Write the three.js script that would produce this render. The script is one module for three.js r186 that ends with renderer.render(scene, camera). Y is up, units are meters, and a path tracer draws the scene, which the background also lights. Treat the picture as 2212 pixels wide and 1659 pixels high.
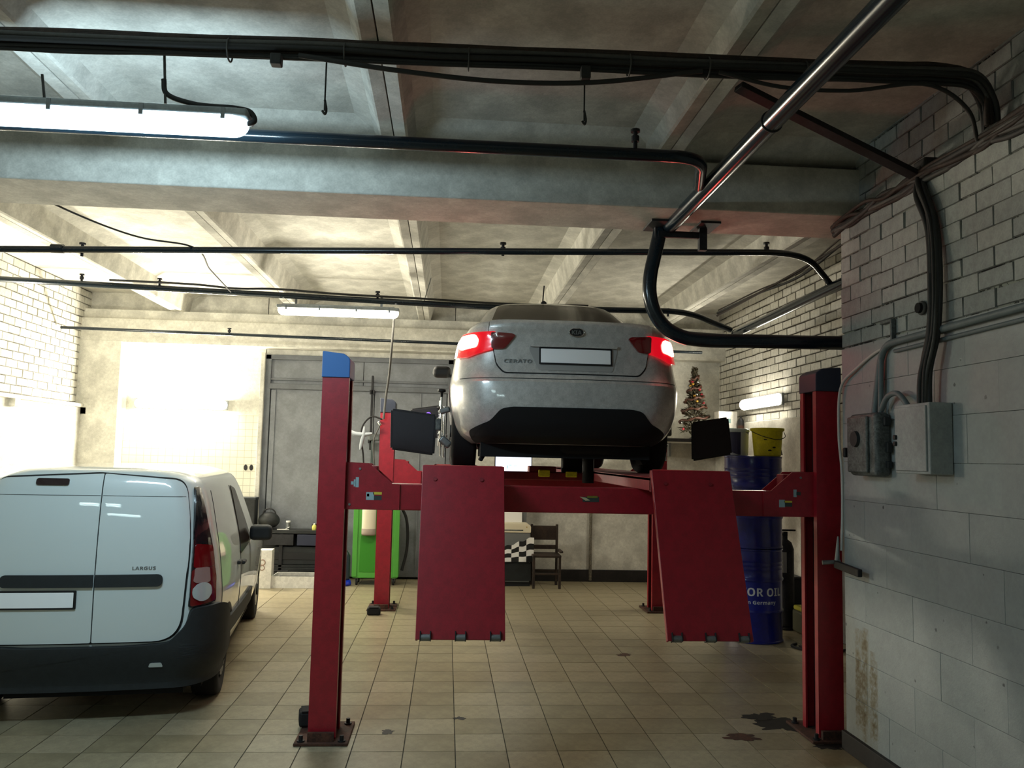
import * as THREE from 'three';
import { RoundedBoxGeometry } from 'three/addons/geometries/RoundedBoxGeometry.js';
import { TextGeometry } from 'three/addons/geometries/TextGeometry.js';
import { FontLoader } from 'three/addons/loaders/FontLoader.js';
import { RectAreaLightUniformsLib } from 'three/addons/lights/RectAreaLightUniformsLib.js';
import { mergeGeometries, mergeVertices, toCreasedNormals } from 'three/addons/utils/BufferGeometryUtils.js';
import { Brush, Evaluator, SUBTRACTION } from 'three-bvh-csg';

// ------------------------------------------------------------------ camera, exposure, lamp levels
const scene = new THREE.Scene();
scene.background = new THREE.Color(0x000000);
const camera = new THREE.PerspectiveCamera(49.48, 2212 / 1659, 0.05, 60);
camera.position.set(0, 1.8, 0);
camera.rotation.order = 'YXZ';
camera.rotation.set(0.08675, -0.07545, 0.022);
const renderer = new THREE.WebGLRenderer({ antialias: true });
renderer.toneMapping = THREE.LinearToneMapping;
renderer.toneMappingExposure = 0.88;
renderer.shadowMap.enabled = true;
RectAreaLightUniformsLib.init();
const COOL = [0.62, 0.86, 1.0], WARM = [1.0, 0.93, 0.76], TEAL = [0.74, 0.98, 0.97];
const LAMP = { near: 95, hung: 150, back: 560, left: 170, right: 105, rear: 34 };   // radiance of each lamp's light

// ------------------------------------------------------------------ helpers
let seed = 7;
const rnd = () => { seed = (seed * 1664525 + 1013904223) >>> 0; return seed / 4294967296; };
const rr = (a, b) => a + (b - a) * rnd();
const P = (x, y, d) => new THREE.Vector3(x, y, -d);
const used = {};
function numbered(n) { const k = used[n] = (used[n] ?? -1) + 1; return k ? `${n}_${String(k).padStart(3, '0')}` : n; }
function uvm(g, keep) {
  if (g.index) g = g.toNonIndexed();
  for (const k of Object.keys(g.attributes)) if (!['position', 'normal', 'uv'].includes(k)) g.deleteAttribute(k);
  g.morphAttributes = {};
  if (!g.attributes.normal) g.computeVertexNormals();
  if (keep && g.attributes.uv) return g;
  const p = g.attributes.position, n = p.count, uv = new Float32Array(n * 2);
  const a = new THREE.Vector3(), b = new THREE.Vector3(), c = new THREE.Vector3();
  for (let i = 0; i < n; i += 3) {
    a.fromBufferAttribute(p, i); b.fromBufferAttribute(p, i + 1).sub(a); c.fromBufferAttribute(p, i + 2).sub(a); b.cross(c);
    const ax = Math.abs(b.x), ay = Math.abs(b.y), az = Math.abs(b.z);
    for (let j = i; j < i + 3; j++) {
      const x = p.getX(j), y = p.getY(j), z = p.getZ(j);
      if (ax >= ay && ax >= az) { uv[2 * j] = -z; uv[2 * j + 1] = y; } else if (ay >= az) { uv[2 * j] = x; uv[2 * j + 1] = -z; } else { uv[2 * j] = x; uv[2 * j + 1] = y; }
    }
  }
  g.setAttribute('uv', new THREE.BufferAttribute(uv, 2));
  return g;
}
function join(list, keep) { list = [list].flat(Infinity).map((g) => uvm(g, keep)); return list.length === 1 ? list[0] : mergeGeometries(list, false); }
function obj(name, geoms, mat, parent = scene, keep = false) {
  const m = new THREE.Mesh(geoms.isBufferGeometry && geoms.userData.ready ? geoms : join(geoms, keep), mat);
  m.geometry.userData.ready = true;
  m.name = numbered(name); m.castShadow = m.receiveShadow = true; parent.add(m); return m;
}
function each(name, geoms, m, parent) { return geoms.map((g) => obj(name, g, m, parent)); }
function tag(o, label, category, group) { o.userData.label = label; o.userData.category = category; if (group) o.userData.group = group; return o; }
function thing(name, label, category, x = 0, y = 0, d = 0, turn = 0, group) {
  const o = new THREE.Group(); o.name = numbered(name); o.position.set(x, y, -d); o.rotation.y = turn; scene.add(o); return tag(o, label, category, group);
}
function struct(name, geoms, mat) { const m = obj(name, geoms, mat); m.userData.kind = 'structure'; return m; }
function structGroup(name) { const o = new THREE.Group(); o.name = numbered(name); o.userData.kind = 'structure'; scene.add(o); return o; }
const at = (g, x, y, z, rx = 0, ry = 0, rz = 0) => { if (rx) g.rotateX(rx); if (rz) g.rotateZ(rz); if (ry) g.rotateY(ry); return g.translate(x, y, z); };
const box = (w, h, d, x = 0, y = 0, z = 0, rx = 0, ry = 0, rz = 0) => at(new THREE.BoxGeometry(w, h, d), x, y, z, rx, ry, rz);
const rbox = (w, h, d, x = 0, y = 0, z = 0, r = 0.006, rx = 0, ry = 0, rz = 0) => at(new RoundedBoxGeometry(w, h, d, 2, Math.min(r, w / 2.01, h / 2.01, d / 2.01)), x, y, z, rx, ry, rz);
// box between world extents: x0..x1, y0..y1, depth d0..d1
const ext = (x0, x1, y0, y1, d0, d1, r = 0) => r ? rbox(x1 - x0, y1 - y0, d1 - d0, (x0 + x1) / 2, (y0 + y1) / 2, -(d0 + d1) / 2, r) : box(x1 - x0, y1 - y0, d1 - d0, (x0 + x1) / 2, (y0 + y1) / 2, -(d0 + d1) / 2);
const cyl = (r, h, x = 0, y = 0, z = 0, rx = 0, rz = 0, n = 20, r2 = r) => at(new THREE.CylinderGeometry(r2, r, h, n), x, y, z, rx, 0, rz);
function sticks(a, b, w, h, r = 0.003) {
  const l = a.distanceTo(b), g = new RoundedBoxGeometry(w, h, l, 1, Math.min(r, w / 2.1, h / 2.1));
  const m = new THREE.Matrix4().lookAt(a, b, new THREE.Vector3(0, 1, 0.001)); m.setPosition(a.clone().add(b).multiplyScalar(0.5));
  return g.applyMatrix4(m);
}
function sweep(pts, r, radial = 10) {                               // capped tube along a polyline
  const n = pts.length, pos = [], idx = [];
  let t = pts[1].clone().sub(pts[0]).normalize(), nn = new THREE.Vector3(Math.abs(t.y) > 0.9 ? 1 : 0, Math.abs(t.y) > 0.9 ? 0 : 1, 0).cross(t).normalize();
  for (let i = 0; i < n; i++) {
    const t2 = (i < n - 1 ? pts[i + 1].clone().sub(pts[i]) : pts[i].clone().sub(pts[i - 1])).normalize();
    const tm = i > 0 && i < n - 1 ? t2.clone().add(pts[i].clone().sub(pts[i - 1]).normalize()).normalize() : t2;
    nn.sub(tm.clone().multiplyScalar(nn.dot(tm))).normalize(); const bb = tm.clone().cross(nn);
    const q = typeof r === 'function' ? r(i / (n - 1)) : r;
    for (let k = 0; k < radial; k++) { const a = k / radial * Math.PI * 2; const v = pts[i].clone().addScaledVector(nn, Math.cos(a) * q).addScaledVector(bb, Math.sin(a) * q); pos.push(v.x, v.y, v.z); }
  }
  for (let i = 0; i < n - 1; i++) for (let k = 0; k < radial; k++) { const a = i * radial + k, b = i * radial + (k + 1) % radial; idx.push(a, b, a + radial, b, b + radial, a + radial); }
  const g = new THREE.BufferGeometry(); g.setAttribute('position', new THREE.Float32BufferAttribute(pos, 3)); g.setIndex(idx); g.computeVertexNormals();
  const caps = [0, n - 1].map((i) => { const c = []; for (let k = 1; k < radial - 1; k++) { const f = (j) => pos.slice((i * radial + j) * 3, (i * radial + j) * 3 + 3); c.push(...(i ? [f(0), f(k), f(k + 1)] : [f(0), f(k + 1), f(k)]).flat()); } const h = new THREE.BufferGeometry(); h.setAttribute('position', new THREE.Float32BufferAttribute(c, 3)); h.computeVertexNormals(); return h; });
  return [g, ...caps];
}
function bends(pts, r, k = 8) {                                     // polyline with rounded corners
  const out = [pts[0].clone()];
  for (let i = 1; i < pts.length - 1; i++) {
    const a = pts[i - 1], b = pts[i], c = pts[i + 1], q = Math.min(r, a.distanceTo(b) / 2.05, c.distanceTo(b) / 2.05);
    const s = b.clone().addScaledVector(a.clone().sub(b).normalize(), q), e = b.clone().addScaledVector(c.clone().sub(b).normalize(), q);
    for (let j = 0; j <= k; j++) { const t = j / k; out.push(s.clone().multiplyScalar((1 - t) ** 2).addScaledVector(b, 2 * t * (1 - t)).addScaledVector(e, t * t)); }
  }
  out.push(pts[pts.length - 1].clone()); return out;
}
const curve = (pts, n = 40) => new THREE.CatmullRomCurve3(pts, false, 'centripetal').getPoints(n);
const lathe = (pts, n = 32) => new THREE.LatheGeometry(pts.map(([x, y]) => new THREE.Vector2(x, y)), n);
function poly(pts) { const s = new THREE.Shape(); pts.forEach(([x, y], i) => i ? s.lineTo(x, y) : s.moveTo(x, y)); s.closePath(); return s; }
function rpoly(pts, r, k = 6) {                                     // polygon with rounded corners; r may be a list
  const n = pts.length, out = [];
  for (let i = 0; i < n; i++) {
    const b = new THREE.Vector2(...pts[i]), a = new THREE.Vector2(...pts[(i + n - 1) % n]), c = new THREE.Vector2(...pts[(i + 1) % n]);
    const q = Math.min(Array.isArray(r) ? r[i] : r, a.distanceTo(b) / 2.05, c.distanceTo(b) / 2.05);
    if (q < 1e-4) { out.push([b.x, b.y]); continue; }
    const s = b.clone().add(a.sub(b).setLength(q)), e = b.clone().add(c.sub(b).setLength(q));
    for (let j = 0; j <= k; j++) { const t = j / k; out.push([(1 - t) ** 2 * s.x + 2 * t * (1 - t) * b.x + t * t * e.x, (1 - t) ** 2 * s.y + 2 * t * (1 - t) * b.y + t * t * e.y]); }
  }
  return poly(out);
}
const extrude = (shape, depth, bevel = 0, curveSegments = 10) => new THREE.ExtrudeGeometry(shape, { depth: depth - 2 * bevel, bevelEnabled: bevel > 0, bevelSize: bevel, bevelThickness: bevel, bevelOffset: -bevel, bevelSegments: 2, curveSegments }).translate(0, 0, bevel);

// ------------------------------------------------------------------ textures and materials
function noiseField(n, cell, sd) {                                   // tileable value noise
  const g = [], m = n / cell; let s = sd * 7919 + 13; const f = () => { s = (s * 1664525 + 1013904223) >>> 0; return s / 4294967296; };
  for (let i = 0; i < m * m; i++) g.push(f());
  const out = new Float32Array(n * n);
  for (let y = 0; y < n; y++) for (let x = 0; x < n; x++) {
    const X = x / cell, Y = y / cell, x0 = Math.floor(X), y0 = Math.floor(Y); let u = X - x0, v = Y - y0; u = u * u * (3 - 2 * u); v = v * v * (3 - 2 * v);
    const q = (i, j) => g[((j + m) % m) * m + (i + m) % m];
    out[y * n + x] = (q(x0, y0) * (1 - u) + q(x0 + 1, y0) * u) * (1 - v) + (q(x0, y0 + 1) * (1 - u) + q(x0 + 1, y0 + 1) * u) * v;
  }
  return out;
}
function fbm(n, cells, sd) { const out = new Float32Array(n * n); let w = 0; cells.forEach(([c, a], i) => { const f = noiseField(n, c, sd + i); w += a; for (let k = 0; k < out.length; k++) out[k] += f[k] * a; }); for (let k = 0; k < out.length; k++) out[k] /= w; return out; }
function tex(n, fn, metres, srgb = true) {
  const d = new Uint8Array(n * n * 4);
  for (let i = 0; i < n * n; i++) { const c = fn(i, i % n, Math.floor(i / n)); d[4 * i] = c[0]; d[4 * i + 1] = c[1]; d[4 * i + 2] = c[2]; d[4 * i + 3] = 255; }
  const t = new THREE.DataTexture(d, n, n); t.wrapS = t.wrapT = THREE.RepeatWrapping; t.magFilter = THREE.LinearFilter; t.minFilter = THREE.LinearMipmapLinearFilter; t.generateMipmaps = true;
  t.colorSpace = srgb ? THREE.SRGBColorSpace : THREE.NoColorSpace; t.repeat.set(1 / metres, 1 / metres); t.needsUpdate = true; return t;
}
const F1 = fbm(256, [[64, 0.6], [32, 0.5], [8, 0.35], [2, 0.35]], 3), F2 = fbm(256, [[32, 0.4], [16, 0.4], [4, 0.5], [1, 0.5]], 9), F3 = fbm(256, [[128, 1], [64, 0.7], [32, 0.4]], 21);
const grainTex = (lo, hi, metres, f = F1) => tex(256, (i) => { const v = lo + (hi - lo) * Math.min(1, Math.max(0, (f[i] - 0.25) * 2)); return [v, v, v]; }, metres);
const G = { paint: grainTex(205, 255, 0.9), concrete: grainTex(180, 255, 1.3), dirt: grainTex(130, 255, 0.7, F2), fine: grainTex(215, 255, 0.3, F2), metal: grainTex(214, 255, 0.9, F1) };
G.blotch = tex(256, (i) => { const v = F2[i] * 0.5 + F1[i] * 0.5 > 0.5 ? 40 : 250; return [v, v, v * 0.97]; }, 0.8);
const bump = tex(256, (i) => { const v = F2[i] * 255; return [v, v, v]; }, 0.5, false);
const M = (hex, o = {}) => new THREE.MeshStandardMaterial({ color: hex, roughness: 0.7, metalness: 0, ...o });
const MP = (hex, o = {}) => new THREE.MeshPhysicalMaterial({ color: hex, roughness: 0.5, ...o });
const mat = {
  ceiling: M(0xd2d0c6, { map: G.paint, bumpMap: bump, bumpScale: 0.0015, roughness: 0.9 }),
  wall: M(0xdcdad0, { map: G.paint, bumpMap: bump, bumpScale: 0.002, roughness: 0.8 }),
  paintedMortar: M(0x90958f, { map: G.blotch, roughness: 0.9 }), mortar: M(0x8a877e, { map: G.dirt, roughness: 0.95 }), darkMortar: M(0x4a4238, { map: G.dirt, roughness: 0.95 }),
  grout: M(0x565245, { map: G.dirt, roughness: 0.9 }),
  red: MP(0x9c1526, { map: G.fine, roughness: 0.42, clearcoat: 0.15, clearcoatRoughness: 0.4 }), redDark: MP(0x86111f, { map: G.fine, roughness: 0.6 }),
  bluecap: M(0x2a5f9c, { roughness: 0.55 }), darkcap: M(0x2a3040, { roughness: 0.55 }),
  pipe: MP(0x15232c, { map: G.metal, roughness: 0.2 }), pipeGrey: M(0x6a7678, { map: G.metal, roughness: 0.6 }),
  cable: M(0x2a2a28, { map: G.fine, roughness: 0.7 }), cableBrown: M(0x3a2c22, { map: G.dirt, roughness: 0.75 }), cableGrey: M(0x4d4c48, { map: G.fine, roughness: 0.7 }), whiteCable: M(0xb9b8b2, { roughness: 0.6 }),
  black: M(0x0d0d0f, { roughness: 0.6 }), rubber: M(0x121212, { map: G.fine, roughness: 0.85 }), darkPlastic: M(0x23282a, { map: G.fine, roughness: 0.7 }), soot: M(0x0b0a0a, { roughness: 0.9 }),
  steel: M(0x8d9090, { map: G.metal, roughness: 0.4, metalness: 0.6 }), chrome: M(0xd8dada, { roughness: 0.14, metalness: 1 }), darkSteel: M(0x26262a, { map: G.dirt, roughness: 0.6, metalness: 0.2 }), rust: M(0x5a3524, { map: G.dirt, roughness: 0.85 }),
  gate: M(0x83878c, { map: G.metal, roughness: 0.55 }), gateFrame: M(0x6b6f74, { map: G.metal, roughness: 0.55 }),
  white: M(0xe4e3df, { roughness: 0.6 }), plate: M(0xffffff, { roughness: 0.5 }), carton: M(0xdcdad2, { map: G.fine, roughness: 0.8 }), cream: M(0xd8cfb6, { roughness: 0.6 }),
  vanPaint: MP(0xd2dad8, { roughness: 0.4, clearcoat: 1, clearcoatRoughness: 0.03 }), carPaint: MP(0xcbc9c4, { map: G.fine, roughness: 0.35, metalness: 0.2, clearcoat: 0.9, clearcoatRoughness: 0.06 }),
  glass: MP(0x22170d, { roughness: 0.2, specularIntensity: 0.45 }), seal: M(0x1c1d1e, { roughness: 0.8 }),
  redLens: MP(0x6e0a10, { roughness: 0.15, clearcoat: 1 }), clearLens: MP(0xc9d2d2, { roughness: 0.12, metalness: 0.3, clearcoat: 1 }),
  blue: MP(0x0a1c86, { map: G.fine, roughness: 0.3, clearcoat: 0.5, clearcoatRoughness: 0.15 }), green: M(0x4a9636, { roughness: 0.5 }), greenDark: M(0x2c7d14, { roughness: 0.5 }), yellow: M(0xf4e61a, { map: G.fine, roughness: 0.45 }),
  boxGrey: M(0xa2a8a8, { map: G.paint, roughness: 0.6 }), boxOld: M(0x6a706f, { map: G.dirt, roughness: 0.6 }), bench: M(0x1c2122, { map: G.dirt, roughness: 0.6 }), wood: M(0x3a2a1f, { map: G.dirt, roughness: 0.6 }),
  base: M(0x211c1a, { map: G.dirt, roughness: 0.7 }), grime: M(0x15120e, { map: G.dirt, roughness: 0.7 }), teal: M(0x2d7f86), greyCabinet: M(0x6d7070, { roughness: 0.6 }),
};
const lit = (rgb, k) => { const m = M(0xf4f4f0, { roughness: 0.4 }); m.emissive = new THREE.Color().setRGB(...rgb); m.emissiveIntensity = k; return m; };
const font = await new FontLoader().loadAsync('fonts/droid/droid_sans_bold.typeface.json');
const text = (s, size, depth) => { const g = new TextGeometry(s, { font, size, depth, curveSegments: 4 }); g.computeBoundingBox(); return g.translate(-(g.boundingBox.max.x + g.boundingBox.min.x) / 2, -(g.boundingBox.max.y + g.boundingBox.min.y) / 2, 0); };
function canvasTex(w, h, draw) { const c = document.createElement('canvas'); c.width = w; c.height = h; draw(c.getContext('2d'), w, h); const t = new THREE.CanvasTexture(c); t.colorSpace = THREE.SRGBColorSpace; return t; }

// ------------------------------------------------------------------ floor
{
  const floor = structGroup('floor');
  obj('screed', ext(-5.6, 4.4, -0.3, -0.004, -6.2, 12.8), mat.grout, floor);
  const T = 0.315, tones = [0xa1967a, 0x9b9073, 0xa69b80, 0x9e9478, 0x958a6f].map((h, i) => MP(h, { map: [G.fine, G.paint][i % 2], roughness: 0.36 }));
  const tileG = () => { const g = new THREE.BoxGeometry(T - 0.0048, 0.014, T - 0.003).translate(0, -0.007, 0), p = g.attributes.position; for (let i = 0; i < p.count; i++) if (p.getY(i) > -0.001) { p.setX(i, p.getX(i) * 0.993); p.setZ(i, p.getZ(i) * 0.993); p.setY(i, rr(-0.0004, 0.0004)); } g.computeVertexNormals(); return uvm(g); };
  const gs = [tileG(), tileG(), tileG(), tileG()]; gs.forEach((g) => g.userData.ready = true);
  const cells = [];
  for (let i = -17; i <= 12; i++) for (let k = -36; k < 23; k++) cells.push([0.1 + (i + 0.5) * T, 5.27 + (k + 0.5) * T]);
  const vis = ([x, d]) => d > 4.5 && Math.abs(x - d * 0.075) < d * 0.66 && !(x > 2.5 && d < 5.3);
  const score = (c) => vis(c) ? 1 / c[1] ** 3 : 0;
  cells.sort((a, b) => score(b) - score(a));
  const rest = [];
  cells.forEach(([x, d], n) => {
    const g = gs[Math.floor(rnd() * 4)], m = Math.floor(rnd() * 5);
    if (x < -5.25 || x > 4.15 || d > 12.4) return;
    if (n < 300) { const t = obj('tile', g, tones[m], floor); t.position.set(x, rr(-0.0005, 0.0003), -d); } else rest.push(g.clone().translate(x, rr(-0.0005, 0.0003), -d));
  });
  const r = obj('tile_field', mergeGeometries(rest), tones[0], floor); r.userData.kind = 'stuff';
}

// ------------------------------------------------------------------ ceiling of ribbed slabs, cross beam
const RIBS = [-5.63, -3.88, -2.13, -0.385, 1.36, 3.11, 4.86];
{
  const ceil = structGroup('ceiling');
  for (let i = 0; i < RIBS.length - 1; i++) for (const [d0, d1] of [[-6.2, 5.47], [5.48, 12.8]]) {
    const hy = d0 < 0 ? 3.885 : 4.03, w = RIBS[i + 1] - RIBS[i] - 0.008, s = poly([[0, 3.76], [0.07, 3.75], [0.085, 3.76], [0.13, hy - 0.05], [0.24, hy], [w - 0.24, hy], [w - 0.13, hy - 0.05], [w - 0.085, 3.76], [w - 0.07, 3.75], [w, 3.76], [w, 4.3], [0, 4.3]]);
    const g = [extrude(s, d1 - d0).translate(RIBS[i] + 0.004, 0, -d1)];
    for (const [dd, sg] of [[d0 + 0.001, 1], [d1 - 0.001, -1]]) {   // sloped end rib closing the slab
      const e = extrude(poly([[0, 3.77], [0.06 * sg, 3.77], [0.2 * sg, hy - 0.09], [0.45 * sg, hy + 0.005], [0, 4.05]]), w - 0.1); e.rotateY(Math.PI / 2); g.push(e.translate(RIBS[i] + 0.05, 0, -dd));
    }
    obj('ribbed_slab', g, mat.ceiling, ceil);
  }
  for (const x of [-0.385, 1.36]) obj('anchor_plate', ext(x - 0.09, x + 0.09, 3.742, 3.752, 3.86, 3.98), mat.darkSteel, ceil);
  obj('slab_topping', ext(-5.7, 4.9, 4.29, 4.45, -6.2, 12.8), mat.ceiling, ceil);
  struct('trim_1', [ext(-5.6, 4.4, 3.43, 3.75, 5.2, 5.76, 0.012)], mat.ceiling);              // cross beam
  struct('trim_2', [ext(-5.3, 4.2, 3.28, 3.62, 12.02, 12.5, 0.01), ext(-5.3, 4.2, 3.625, 3.76, 12.1, 12.5, 0.01)], mat.wall);  // lintel beam on the back wall
}

// ------------------------------------------------------------------ walls
const frustum = (w, h, t, ch) => {                                   // one brick, its face towards +z, chamfered
  const b = new THREE.BoxGeometry(w, h, t).translate(0, 0, t / 2 - 0.03), p = b.attributes.position;
  for (let i = 0; i < p.count; i++) if (p.getZ(i) > 0) { p.setX(i, p.getX(i) - Math.sign(p.getX(i)) * ch * rr(0.3, 1.3)); p.setY(i, p.getY(i) - Math.sign(p.getY(i)) * ch * rr(0.3, 1.3)); p.setZ(i, p.getZ(i) + rr(-0.0015, 0.0015)); }
  const side = new THREE.BoxGeometry(w, h, 0.03).translate(0, 0, -0.017); b.computeVertexNormals(); return mergeGeometries([uvm(b), uvm(side)]);
};
// lays courses over u0..u1 (along the wall) and y0..y1; place(u, y) gives the position, turn the facing
function courses(parent, name, u0, u1, y0, y1, bw, bh, joint, place, turn, mats, o = {}) {
  const gs = [0, 1, 2, 3, 4].map((i) => uvm(frustum(bw - joint * (o.jx ?? [1, 0.6, 1.5, 0.8, 2])[i], bh - joint * (o.jy ?? [1, 0.8, 0.6, 1.6, 1.2])[i], 0.034, o.ch ?? 0.004))), hs = [0, 1].map(() => uvm(frustum(bw / 2 - joint, bh - joint, 0.034, o.ch ?? 0.004)));
  [...gs, ...hs].forEach((g) => g.userData.ready = true);
  let row = 0;
  for (let y = y0; y + bh <= y1 + 0.001; y += bh, row++) {
    let u = u0, first = row % 2 === 1;
    while (u < u1 - 0.02) {
      const half = first || u + bw > u1 + 0.02, w = half ? bw / 2 : bw; first = false;
      const m = obj(name, half ? hs[Math.floor(rnd() * 2)] : gs[Math.floor(rnd() * 5)], mats[Math.floor(rnd() * mats.length)], parent);
      m.position.copy(place(u + w / 2, y + bh / 2, rr(-1, 1) * (o.proud ?? 0.002))); m.rotation.y = turn; m.rotation.z = rr(-0.008, 0.008); u += w;
    }
  }
}
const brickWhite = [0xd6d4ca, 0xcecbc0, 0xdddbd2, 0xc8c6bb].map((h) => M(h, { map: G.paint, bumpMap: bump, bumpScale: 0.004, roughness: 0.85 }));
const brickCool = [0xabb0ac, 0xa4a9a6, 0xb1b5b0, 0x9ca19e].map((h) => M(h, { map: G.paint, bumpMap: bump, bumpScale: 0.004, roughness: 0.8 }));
// painted lower wall: dirt runs and scuffs in one map over a 4 m square (u = depth, v = height)
const scuffed = (() => {
  const n = 1024, px = (m) => m / 4 * n, runs = []; for (let i = 0; i < 14; i++) runs.push([px(5.02 - 4) + rr(-1, 1) * px(0.12), px(rr(0.5, 0.8)), px(rr(0.08, 0.35)), px(rr(0.012, 0.045))]);
  const spots = []; for (let i = 0; i < 130; i++) spots.push([rnd() * n, rnd() * n, rr(0.8, 2.6), rr(0.25, 0.8)]);
  const A = fbm(1024, [[256, 1], [64, 0.6], [16, 0.5], [4, 0.5]], 41), B = fbm(1024, [[8, 1], [4, 1], [2, 1]], 51);
  const img = new Float32Array(n * n * 3);
  for (let y = 0; y < n; y++) for (let x = 0; x < n; x++) {
    const i = y * n + x; let k = 0.9 + 0.14 * (A[i] - 0.5) + 0.05 * (B[i] - 0.5), c = [k, k, k];
    for (const [rx, top, bot, w] of runs) { if (y < top && y > bot) { const q = Math.abs(x - rx - 3 * (B[i] - 0.5)) / w; if (q < 1.2) { const a = 0.34 * Math.min(1, Math.max(0, 1.2 - q) * 1.6) * Math.max(0, B[i] * 1.5 + A[i] * 1.6 - 0.95); c = [c[0] * (1 - 0.42 * a), c[1] * (1 - 0.58 * a), c[2] * (1 - 0.85 * a)]; } } }
    img.set(c, i * 3);
  }
  for (const [sx, sy, r, a] of spots) for (let y = Math.floor(sy - r); y < sy + r; y++) for (let x = Math.floor(sx - r); x < sx + r; x++) { const i = ((y + n) % n) * n + (x + n) % n; if ((x - sx) ** 2 + (y - sy) ** 2 < r * r * (0.4 + B[i])) for (let j = 0; j < 3; j++) img[i * 3 + j] *= 1 - a * 0.6; }
  return tex(n, (i) => [img[i * 3] * 255, img[i * 3 + 1] * 255, img[i * 3 + 2] * 255], 4);
})();
const paintedBlock = [0xa6adac, 0xa3aaa9, 0xa9afae].map((h) => M(h, { map: scuffed, bumpMap: bump, bumpScale: 0.002, roughness: 0.62 }));
{
  // near wall beside the lift: core, painted blocks below, brick above
  const w = structGroup('wall_right');
  obj('core', [ext(2.593, 4.4, 0, 3.36, -6.2, 5.27), ext(2.686, 4.4, 3.36, 4.3, -6.2, 5.3)], mat.paintedMortar, w);
  for (let r = 0; r < 10; r++) { let d = 5.28 - (r % 2 ? 0.27 : 0), first = true; while (d > 1.2) { const wd = first && r % 2 ? 0.27 : 0.52; const hi = first && r % 2 ? 5.28 : d, lo = hi - wd; const m = obj('wall_block', ext(2.578 + rr(-0.0015, 0.0015), 2.64, 0.1 + r * 0.245 + 0.0007, 0.1 + (r + 1) * 0.245 - 0.0007, lo + 0.0006, hi - 0.0006, 0.002), paintedBlock[Math.floor(rnd() * 3)], w); d = lo; first = false; } }
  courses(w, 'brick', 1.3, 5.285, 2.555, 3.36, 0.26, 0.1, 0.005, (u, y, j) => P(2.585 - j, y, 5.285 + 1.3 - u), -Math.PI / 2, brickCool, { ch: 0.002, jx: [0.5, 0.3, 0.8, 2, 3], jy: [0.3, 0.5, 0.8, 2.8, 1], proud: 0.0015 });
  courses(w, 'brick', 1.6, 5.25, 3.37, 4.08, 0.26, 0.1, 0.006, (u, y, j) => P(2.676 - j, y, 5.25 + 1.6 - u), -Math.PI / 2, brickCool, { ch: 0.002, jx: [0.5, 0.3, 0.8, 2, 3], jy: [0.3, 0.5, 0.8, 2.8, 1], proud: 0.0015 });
  struct('baseboard_right', ext(2.55, 2.6, 0, 0.115, -6, 5.29, 0.004), mat.base);
  // far wall beyond it
  const f = structGroup('wall_right');
  obj('core', ext(4.09, 4.4, 0, 4.3, 5.27, 12.8), mat.darkMortar, f);
  courses(f, 'brick', 8.2, 12.32, 2.33, 4.05, 0.26, 0.1, 0.012, (u, y, j) => P(4.083 - j, y, u), -Math.PI / 2, brickWhite, { proud: 0.003 });
  obj('plaster', ext(4.02, 4.1, 0, 2.33, 5.27, 12.4, 0.008), mat.wall, f);
  const l = structGroup('wall_left');
  obj('core', ext(-5.6, -5.18, 0, 4.3, -6.2, 12.8), mat.mortar, l);
  courses(l, 'brick', 9.2, 12.32, 2.42, 4.05, 0.26, 0.1, 0.009, (u, y, j) => P(-5.172 + j, y, u), Math.PI / 2, brickWhite);
  obj('plaster', [ext(-5.19, -5.15, 2.4, 4.2, -6.2, 9.19), ext(-5.19, -5.1, 0, 2.36, -6.2, 12.4, 0.008), ext(-5.19, -5.06, 2.35, 2.4, -6.2, 12.4, 0.008)], mat.wall, l);
  each('ledge_corbel', [ext(-5.15, -5.03, 2.26, 2.35, 10.1, 10.22), ext(-5.15, -5.03, 2.26, 2.35, 12.0, 12.1)], mat.wall, l);
  const b = structGroup('wall_back');
  obj('plaster', [ext(-5.6, -2.66, 0, 4.3, 12.3, 12.8), ext(0.06, 4.4, 0, 4.3, 12.3, 12.8), ext(-2.67, 0.07, 3.2, 4.3, 12.3, 12.8)], mat.wall, b);
  const tileMap = tex(256, (i, x, y) => { const e = (x % 32 < 2 || y % 32 < 2); const v = e ? 196 : 236 + F2[i] * 18; return [v, v, e ? v - 8 : v - 4]; }, 0.8);
  obj('tile_wainscot', ext(-4.6, -2.72, 0, 2.31, 12.24, 12.31, 0.01), M(0xe3e0d2, { map: tileMap, roughness: 0.35 }), b);
  obj('corner_pier', ext(-5.2, -4.6, 0, 3.3, 12.0, 12.31, 0.012), mat.wall, b);
  obj('reveal', [ext(-2.72, -2.66, 0, 3.22, 12.2, 12.33, 0.006)], mat.wall, b);
  struct('baseboard_back', ext(0.08, 4.1, 0, 0.17, 12.27, 12.32, 0.004), mat.base);
  struct('wall_front', ext(-5.6, 4.4, 0, 4.3, -6.5, -6.2), mat.wall);
}
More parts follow.
